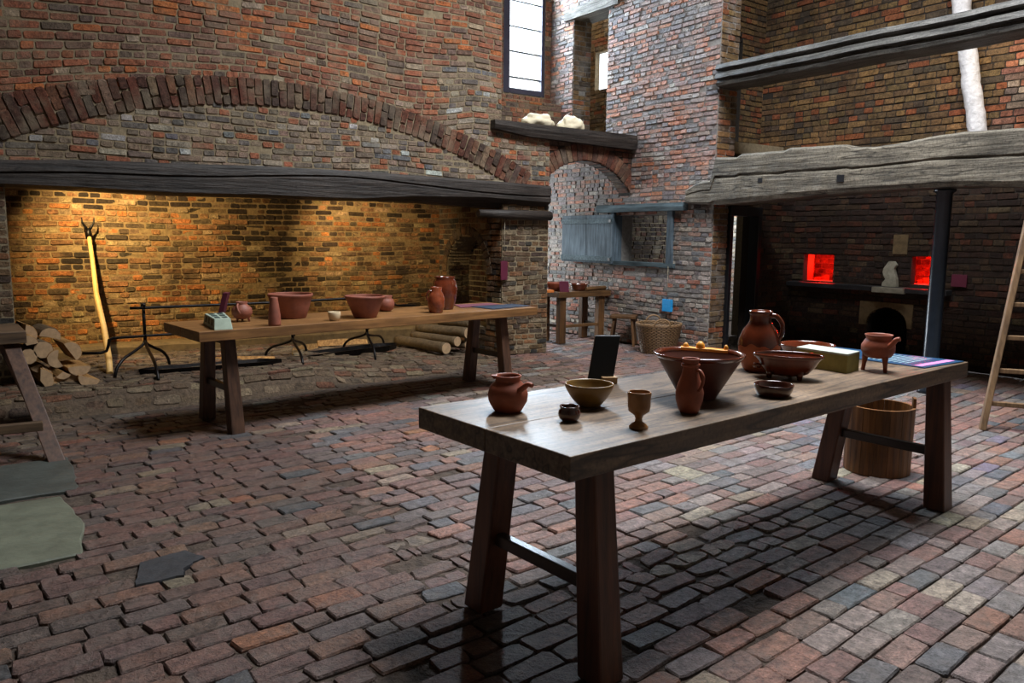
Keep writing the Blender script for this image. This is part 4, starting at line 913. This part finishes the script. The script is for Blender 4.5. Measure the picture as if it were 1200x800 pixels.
mb.tube([Vector(), d_*.02, d_*.98, d_], [.024, .03, .03, .024], 14); o = mb.build('rolling_pin', M_sd, loc=a_); tag(o, 'wooden rolling pin at the right end of the side table', 'rolling pin')

# ---------------------------------------------------------------- tub, ladder, basket, stools
c_ = onz(1026, 559, 0); R_, T_ = rail_dir(c_); k = depth(c_)/F; c_ = c_-T_*36*k
t = thing('wooden_tub', 'stave-built wooden bucket standing under the right end of the foreground table', 'bucket', c_)
n = 16; hT = 80*k; r0 = 37*k; r1 = 37.5*k
for i in range(n):
    a0_, a1_ = 2*PI*i/n+.004, 2*PI*(i+1)/n-.004; hh = hT+(11*k if i in (13, 5) else 0)
    mb = MB(); lo = []; hi = []
    w_ = .018
    P_ = lambda r, a, z: (r*math.cos(a), r*math.sin(a), z)
    am = (a0_+a1_)/2; rm0, rm1 = r0*1.006, r1*1.006
    lo = [P_(r0, a0_, .0), P_(rm0, am, .0), P_(r0, a1_, .0), P_(r0-w_, a1_, .0), P_(rm0-w_, am, 0), P_(r0-w_, a0_, .0)]
    hi = [(x*r1/r0, y*r1/r0, hh) for x, y, z in lo]
    mb.loft([lo, hi]); mb.build('stave', M_tub, t, bevel=.002)
mb = MB(); mb.lathe([(.001, .03), (r0-.016, .03), (r0-.016, .05), (.001, .05)], 32); mb.build('bottom', M_tub, t)
mb = MB(); mb.tube([(0, -r0*1.02, 38*k), (0, -r0*1.04, 38*k)], .008, 10); mb.build('peg', M_cream, t)
# ladder
f0 = onz(1151, 503, 0); R_, T_ = rail_dir(f0)
sdir = Vector((.62, -1, 0)).normalized()          # from the left rail to the right rail
top = Vector((XR-.22, f0.y-.05, 2.72)); 
tp1 = onx(1212, 225, 7.02)
lean = (tp1-f0); lean = lean*(2.72/lean.z)
t = thing('ladder', 'wooden ladder leaning at the right edge near the black post', 'ladder', f0)
W_ = .46
for s in (0, W_):
    mb = MB(); o_ = sdir*s; u_ = sdir*.022; v_ = Vector((sdir.y, -sdir.x, 0))*.038
    b = [o_-u_-v_, o_+u_-v_, o_+u_+v_, o_-u_+v_]; mb.hexa(b, [x_+lean for x_ in b]); mb.build('rail', M_ladder, t, bevel=.006)
for i in range(9):
    z = .21+i*.262; f_ = z/2.72; mb = MB(); p_ = lean*f_; d_ = sdir; v_ = Vector((0, 0, .018)); w2 = Vector((sdir.y, -sdir.x, 0))*.02
    b = [p_-v_-w2, p_-v_+w2, p_+v_+w2, p_+v_-w2]; mb.hexa(b, [x_+sdir*W_ for x_ in b]); mb.build('rung', M_ladder, t, bevel=.005)
# wicker basket
c_ = onz(776, 415, 0); R_, T_ = rail_dir(c_); k = depth(c_)/F; c_ = c_-T_*20*k
c_.x = min(c_.x, XR-.32)
t = thing('wicker_basket', 'round wicker log basket with two loop handles below the blue tag', 'basket', c_)
mb = MB(); r_at = lambda z: (19+7*z/32)*k; rows = 20; ns = 28
for j in range(rows):
    z = 32*k*j/(rows-1); pts = []
    for i in range(ns*2+1):
        an = 2*PI*i/(ns*2); r = r_at(32*j/(rows-1))+(.007 if (i+j) % 2 else -.007); pts.append((r*math.cos(an), r*math.sin(an), z+.008))
    mb.tube(pts, .0085, 5, cap=False)
mb.build('weave', M_wick, t)
mb = MB()
for i in range(ns): an = 2*PI*i/ns; mb.tube([(r_at(0)*math.cos(an), r_at(0)*math.sin(an), 0), (r_at(33)*math.cos(an), r_at(33)*math.sin(an), 34*k)], .006, 5)
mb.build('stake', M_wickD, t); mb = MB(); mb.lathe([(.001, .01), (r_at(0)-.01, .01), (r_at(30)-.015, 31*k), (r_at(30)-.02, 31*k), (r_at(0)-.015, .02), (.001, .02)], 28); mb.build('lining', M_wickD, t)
mb = MB()
for w_ in (0, 1): mb.tube([((r_at(33))*math.cos(a_), r_at(33)*math.sin(a_), 34*k+.012*math.sin(a_*14+w_*PI)) for a_ in [2*PI*i/56 for i in range(57)]], .012, 6, cap=False)
mb.build('rim', M_wick, t)
for sgn in (-1, 1):
    mb = MB(); base = (R_*-.25+T_*-.9 if sgn < 0 else R_*.15+T_*.9).normalized(); sd = Vector((-base.y, base.x, 0)); r = r_at(33)
    pts = [base*r*.95+sd*(9*k)*math.cos(a_)+Vector((0, 0, 34*k+8*k*math.sin(a_))) for a_ in [PI*i/12 for i in range(13)]]
    mb.tube(pts, .012, 7); mb.build('loop_handle', M_wick, t)
# stools
def stool(label, c_, h_, w, d_, rz, mat, legs=4):
    t = thing('wooden_stool', label, 'stool', c_, rz)
    mb = MB(); mb.box(-w/2, w/2, -d_/2, d_/2, h_-.04, h_); mb.build('seat', mat, t, bevel=.006)
    for sx_ in (-1, 1):
        for sy_ in (-1, 1):
            a0_ = Vector((sx_*w*.46, sy_*d_*.5, 0)); a1_ = Vector((sx_*w*.34, sy_*d_*.32, h_-.04)); u = .018
            mb = MB(); mb.hexa([a0_+Vector((x, y, 0)) for x, y in ((-u, -u), (u, -u), (u, u), (-u, u))], [a1_+Vector((x, y, 0)) for x, y in ((-u, -u), (u, -u), (u, u), (-u, u))]); mb.build('leg', mat, t, bevel=.004)
    return t
s_ = onz(730, 404, 0); stool('low wooden stool between the side table and the wicker basket', s_, .42, .36, .26, -.9, M_sdl)
stool('dark stool glimpsed through the low doorway by the ovens', Vector((8.50, 7.05, 0)), .62, .30, .26, .6, M_legL)
# ---------------------------------------------------------------- hanging tags
def hang(name, label, P_, w, hh, cordtop, mat, nrm, text=None):
    t = thing(name, label, 'sign', P_)
    U_ = Vector((-nrm.y, nrm.x, 0)); b = lambda z: [U_*-w/2+Vector((0, 0, z)), U_*w/2+Vector((0, 0, z)), U_*w/2-nrm*.025+Vector((0, 0, z)), -U_*w/2-nrm*.025+Vector((0, 0, z))]
    mb = MB(); mb.hexa(b(0), b(hh)); mb.build('board', mat, t, bevel=.003)
    mb = MB(); mb.tube([(0, 0, hh), (0, 0, cordtop-P_.z)], .003, 6); mb.build('cord', M_cord, t)
P_ = ony(591, 328, FY-.05); hang('hanging_sign', 'plum board hanging on a cord from the lintel by the brick pier', P_, .10, .235, 1.80, M_pinkD, Vector((0, -1, 0)))
P_ = onx(781, 365, XR-.06); hang('hanging_sign', 'bright blue tag hanging on a cord below the hatch', P_, .17, .165, 1.12, M_sky, Vector((-1, 0, 0)))
q = onx(1124, 336, XO-.03); mb = MB(); mb.box(-.02, 0, -.085, .085, 0, .14); o = mb.build('wall_sign', M_pinkD, loc=q, bevel=.002); tag(o, 'dim purple sign on the oven wall right of the black post', 'sign')

# ---------------------------------------------------------------- oven wall pieces
mb = MB(); rg = []
for i in range(30): y = 4.35+(6.49-4.35)*i/29; rg.append([(XO-.13+.01*fb(y*4), y, .86), (XO-.14+.01*fb(y*5, 3), y, .915), (XO-.0, y, .92), (XO, y, .86)])
mb.loft(rg); o = mb.build('oven_shelf', M_slate); tag(o, 'dark stone shelf running under both red-lit oven mouths', 'ledge')
q = onx(1043, 337, XO-.10); mb = MB(); mb.box(-.02, .05, -.20, .20, -.035, .035); o = mb.build('stone_slab', M_stoneP, loc=q+Vector((-.05, 0, -.03)), bevel=.008); tag(o, 'pale stone slab set in front of the shelf between the ovens', 'stone')
mb = MB(); rg = []; q = onx(1043, 332, XO-.06)
for i, (w0, w1) in enumerate(((-.09, .10), (-.085, .095), (-.05, .09), (-.075, .075), (-.09, .06), (-.08, .05), (-.05, .075), (-.02, .04))):
    z = .31*i/7; rg.append([(-.03, -w1, z), (-.035, -(w0+w1)/2, z), (-.03, -w0, z), (.02, -w0, z), (.02, -w1, z)])
mb.loft(rg); o = mb.build('stone_fragment', M_stoneP, loc=(q.x, q.y, .925)); tag(o, 'upright irregular white stone standing between the two oven mouths', 'stone')
q = onx(1055, 298, XO-.0); mb = MB(); mb.box(-.02, 0, -.09, .09, 0, .24); o = mb.build('stone_patch', M_stoneB, loc=q, bevel=.005); tag(o, 'plain brown stone panel set in the wall above the white stone', 'stone')
mb = MB(); O = Vector((XO, 0, 0)); a5, b5 = 4.78, 5.46
def sp_st(v): 
    h = .26 if v < .45 else math.sqrt(max(0, .26**2-((v-.45)*1.25)**2)); return subtract([(a5, b5)], 5.1-h, 5.1+h)
backing(mb, Vector((XO-.025, 0, 0)), Y, Z, -X, .42, .72, sp_st, .05, .015); o = mb.build('stone_arch', M_stoneB, recalc=False); tag(o, 'brown stone block with an arched dark mouth low in the oven wall', 'stone')

# ---------------------------------------------------------------- hearth furniture
HZ = .13
def gp(px, py, z=HZ): return onz(px, py, z)
SY = 8.15
def spit_stand(label, hubpx, feet, topz, n_off=.05):
    hub = ony(*hubpx, SY); t = thing('spit_stand', label, 'fire stand', (hub.x, hub.y, 0), group='iron spit stands on the hearth')
    mb = MB(); hz_ = hub.z; mb.tube([(0, 0, hz_-.02), (0, 0, topz)], .016, 10); mb.tube([(0, -.0, topz-.02), (0, 0, topz+.03)], .024, 10); mb.build('upright', M_iron, t)
    for (fx, fy_) in feet:
        f = gp(fx, fy_); f = Vector((f.x-hub.x, f.y-hub.y, hz(f.x, f.y)))
        pts = []
        KP = [(0, 1), (.07, .86), (.34, .70), (.70, .52), (.92, .27), (1, 0)]
        for i in range(5):
            q0, q1, q2, q3 = KP[max(i-1, 0)], KP[i], KP[i+1], KP[min(i+2, 5)]
            for j in range(4):
                u = j/4; cr_ = [.5*((2*b_)+(c_-a_)*u+(2*a_-5*b_+4*c_-d_)*u*u+(3*b_-a_-3*c_+d_)*u**3) for a_, b_, c_, d_ in zip(q0, q1, q2, q3)]
                pts.append(Vector((f.x*cr_[0], f.y*cr_[0], f.z+(hz_-f.z)*cr_[1])))
        pts.append(Vector((f.x, f.y, f.z)))
        mb = MB(); mb.tube(pts, .0145, 9); mb.build('leg', M_iron, t)
    for zz in (topz-.01, hz_+.03 if topz > .6 else hz_):
        mb = MB(); mb.tube([(-.0, -.03, zz), (0, -.055, zz+.005), (0, -.06, zz+.03)], .009, 8); mb.build('hook', M_iron, t)
    return t
spit_stand('left wrought iron spit stand with three curved legs beside the firewood', (170, 398), [(135, 446), (186, 451), (199, 432)], .79)
spit_stand('wrought iron stand with curved legs seen under the middle of the hearth table', (343, 396), [(311, 420), (355, 431), (359, 414)], .79)
spit_stand('right wrought iron stand whose curved legs show under the hearth table', (430, 388), [(402, 409), (440, 420), (450, 397)], .79)
def rod(label, pts, r=.014, name='roasting_spit'):
    c_ = pts[0]; mb = MB(); mb.tube([p_-c_ for p_ in pts], r, 8); o = mb.build(name, M_iron, loc=c_); tag(o, label, 'spit')
Y1 = SY-.045
rod('long upper iron spit with a cranked right end, above the bowls', [ony(*q, Y1) for q in ((152, 361), (170, 360.5), (330, 354), (400, 350), (450, 347.5), (455, 348), (459, 353), (464, 357.5), (487, 358))])
rod('lower iron spit with a cranked left end near the firewood', [ony(*q, Y1) for q in ((95, 414), (118, 413.5), (125, 411), (127, 405), (128, 398), (132, 396), (170, 393.5), (207, 391), (330, 384.5))])
# forked pole leaning on the back wall
b_ = gp(129, 443); b_.z = hz(b_.x, b_.y); tp_ = ony(104, 274, 9.38)
pa = [ony(*q, y_) for q, y_ in (((127.5, 420), b_.y+.25), ((122, 385), b_.y+.5), ((113, 345), b_.y+.8), ((109, 310), 9.25))]
t = thing('forked_pole', 'pale stripped pole with a two-pronged iron fork head leaning on the hearth wall', 'fork', b_)
mb = MB(); mb.tube([Vector()]+[p_-b_ for p_ in pa]+[tp_-b_], [.030, .030, .028, .026, .023, .02], 12); mb.build('shaft', plain('stripped_pole', (214, 172, 104), .6, 0, 9, .2, .3), t)
k = depth(tp_)/F
mb = MB(); q = tp_-b_; mb.tube([q+Vector((0, 0, -6*k)), q, q+Vector((0, 0, 6*k))], [.03, .034, .02], 10); mb.build('socket', M_iron, t)
for s in (-1, 1):
    mb = MB(); mb.tube([q+Vector((0, 0, 4*k)), q+Vector((s*3*k, 0, 8*k)), q+Vector((s*6*k, 0, 13*k)), q+Vector((s*6.5*k, 0, 19*k))], [.016, .014, .010, .004], 8); mb.build('prong', M_iron, t)
# drip trays
def tray(label, a_, b_, w, hh):
    c_ = (a_+b_)/2; d_ = (b_-a_); L_2 = d_.length/2; an = math.atan2(d_.y, d_.x); mb = MB(); rg = []
    for i in range(25):
        x = -L_2+2*L_2*i/24; f_ = min(1, (L_2-abs(x))/.22+.03); ww = w*f_**.7
        rg.append([(x, -ww, hh), (x, -ww*.8, 0), (x, ww*.8, 0), (x, ww, hh), (x, ww*.9, hh), (x, ww*.72, .012), (x, -ww*.72, .012), (x, -ww*.9, hh)])
    mb.loft(rg); o = mb.build('drip_tray', M_iron, loc=c_, rz=an); tag(o, label, 'tray')
za = lambda px, py, z: Vector((onz(px, py, z).x, onz(px, py, z).y, z))
tray('long black boat-shaped drip tray under the left spit stand', za(163, 441, .14), za(330, 428, .14), .12, .07)
tray('long black boat-shaped drip tray running to the round logs', za(332, 425, .10), za(464, 408, .10), .14, .07)
# firewood pile: split pieces
def wedge_log(px, py, r, a0_, a1_, depth_, bark, idx, y_=7.62, l=.42, label=None):
    k = 8.0/F*1.0; c_ = ony(px, py, y_); r = r*.93; n_ = 10; ring = [(0, 0)] if a1_-a0_ < 350 else []
    k = depth(c_)/F
    for i in range(n_+1):
        an = math.radians(a0_+(a1_-a0_)*i/n_); rr = r*k*(1+.07*fb(i*.9, idx)); ring.append((rr*math.cos(an), rr*math.sin(an)))
    if a1_-a0_ >= 350: ring = ring[:-1]
    dx, dyy = -.12, 1
    lo = [(x, 0, z) for x, z in ring]; hi = [(x+dx*l, l*dyy, z) for x, z in ring]
    t = thing('split_log', label, 'firewood', c_, 0, 'split firewood stacked left of the hearth')
    mb = MB(); mb.loft([lo, [(x*1.02, .02, z*1.02) for x, z in ring], hi], cap=True)
    mb.m = [0]*len(mb.m); mb.build('wood', M_bark if bark else M_log, t, bevel=.003)
    mb = MB(); f_ = [(x*.97, -.004, z*.97) for x, z in ring]; b_ = [(x*.97, .003, z*.97) for x, z in ring]; mb.loft([f_, b_]); mb.build('cut_end', M_logend, t)
def cpx(x, y): return x/5.714, 360+y/5.714
LOGS = [((385, 345), 11.5, 80, 300, 0, 'half-round split log with a pale grey end at the middle of the pile'),
        ((290, 285), 11, 0, 360, 1, 'round dark-ended log at the upper middle of the firewood pile'),
        ((530, 392), 13, 185, 355, 0, 'large half-round split log with a bright top, right of the pile'),
        ((598, 470), 12.5, 160, 340, 0, 'half-round log at the right foot of the pile, below the large half-round'),
        ((345, 425), 11, 150, 260, 0, 'narrow wedge below the central half-round log'),
        ((420, 430), 10, 220, 330, 0, 'narrow wedge in the centre right of the firewood pile'),
        ((270, 490), 15, -60, 85, 0, 'broad quarter log at the lower left of the firewood pile'),
        ((405, 520), 13, 60, 160, 0, 'dark brown wedge at the bottom centre of the pile'),
        ((560, 555), 12, -10, 170, 1, 'flat-lying half log at the bottom right corner of the pile'),
        ((180, 255), 13, 10, 120, 0, 'pale wedge at the upper left of the pile by the bench'),
        ((190, 330), 10, 0, 360, 1, 'round log end just right of the bench leg'),
        ((265, 380), 11, 200, 330, 0, 'honey-coloured wedge under the round dark-ended log'),
        ((165, 190), 14, -40, 80, 0, 'bright split log at the very top left of the pile'),
        ((330, 560), 13, 0, 110, 0, 'dark quarter log on the hearth at the foot of the pile'),
        ((335, 200), 12, -20, 170, 1, 'rough bark-covered log behind the top of the pile'),
        ((470, 300), 13, -60, 120, 0, 'tall bright split log behind the large half-round one'),
        ((480, 500), 11, 0, 360, 1, 'round log between the two lower half-rounds')]
for i, (c_, r, a0_, a1_, bk, lb) in enumerate(LOGS):
    back = .16 if i in (14, 15, 12) else (.05 if i in (16, 11, 7) else 0)
    wedge_log(*cpx(*c_), r, a0_, a1_, 0, bk, i, 7.66+back+.02*(i % 3), .42, lb)
# round logs on the right
def long_log(label, a_, b_, r, i):
    d_ = b_-a_; t = thing('round_log', label, 'log', a_, 0, 'round logs stacked at the right of the hearth')
    mb = MB(); pts = [d_*u+Vector((0, 0, r*.12*fb(u*3+i, i))) for u in [j/12 for j in range(13)]]; mb.tube(pts, [r*(.9+.1*u/12) for u in range(13)], 16); mb.build('wood', M_bark, t)
    mb = MB(); e = d_.normalized(); mb.tube([d_-e*.004, d_+e*.004], r*.96, 16, smooth=False); mb.build('cut_end', M_logend, t)
zz = .13+.05
long_log('lowest front round log of the hearth stack with a pale sawn end', gp(466, 398, .11), gp(523, 408, .11), .072, 1)
long_log('round log on top of the hearth stack, nearest the lintel post', gp(490, 384, .27), gp(548, 390, .27), .07, 2)
long_log('middle round log lying in the hollow of the hearth stack', gp(484, 393, .18), gp(536, 400, .18), .062, 3)
long_log('short round log at the right foot of the hearth stack', gp(512, 401, .11), gp(547, 404, .11), .05, 4)
long_log('thin round log at the back top of the hearth stack', gp(515, 376, .38), gp(552, 379, .38), .06, 5)
# split kindling behind the trays
for i, (a_, b_, r, lb) in enumerate((((236, 423), (322, 419), .03, 'long split stick lying behind the left drip tray'), ((343, 412), (372, 404), .04, 'pale split piece behind the middle stand'), ((372, 402), (430, 399), .035, 'pale split piece behind the right stand'))):
    A3, B3 = gp(*a_, .17), gp(*b_, .17); d_ = B3-A3; w_ = Vector((0, r, 0)); u_ = Vector((0, 0, r)); mb = MB()
    mb.loft([[-w_-u_, w_-u_, u_*1.0], [d_*.5-w_-u_, d_*.5+w_*1.1-u_, d_*.5+u_*1.2], [d_-w_*.6-u_, d_+w_*.6-u_, d_+u_*.5]]); o = mb.build('kindling_stick', M_log, loc=A3); tag(o, lb, 'firewood')
# sacks on the shelf
def sack(label, px, py, w, h_, dpt, y_, sd):
    c_ = ony(px, py, y_); c_.z = 2.885; k = depth(c_)/F; bm = bmesh.new(); bmesh.ops.create_icosphere(bm, subdivisions=4, radius=1)
    for v_ in bm.verts:
        n_ = fb(v_.co.x*1.6+sd, v_.co.y*1.6, v_.co.z*1.6)*.28+abs(fb(v_.co.x*4+sd, v_.co.y*4, v_.co.z*4))*.14
        q = v_.co*(1+n_); z = q.z; z = max(z, -.55); v_.co = Vector((q.x*w*k, q.y*dpt, (z+.55)*h_*k/1.55))
    me = bpy.data.meshes.new('sack'); bm.to_mesh(me); bm.free(); me.materials.append(M_cream)
    for p_ in me.polygons: p_.use_smooth = True
    o = bpy.data.objects.new('flour_sack', me); C.objects.link(o); o.location = c_; o.rotation_euler = (0, 0, .1); tag(o, label, 'sack')
sack('larger cream cloth sack slumped on the dark plank shelf', 630, 142, 19, 15, .16, FY+.14, 2)
sack('smaller cream cloth sack on the plank shelf beside the high doorway', 669, 148, 16, 16, .14, FY+.16, 8)
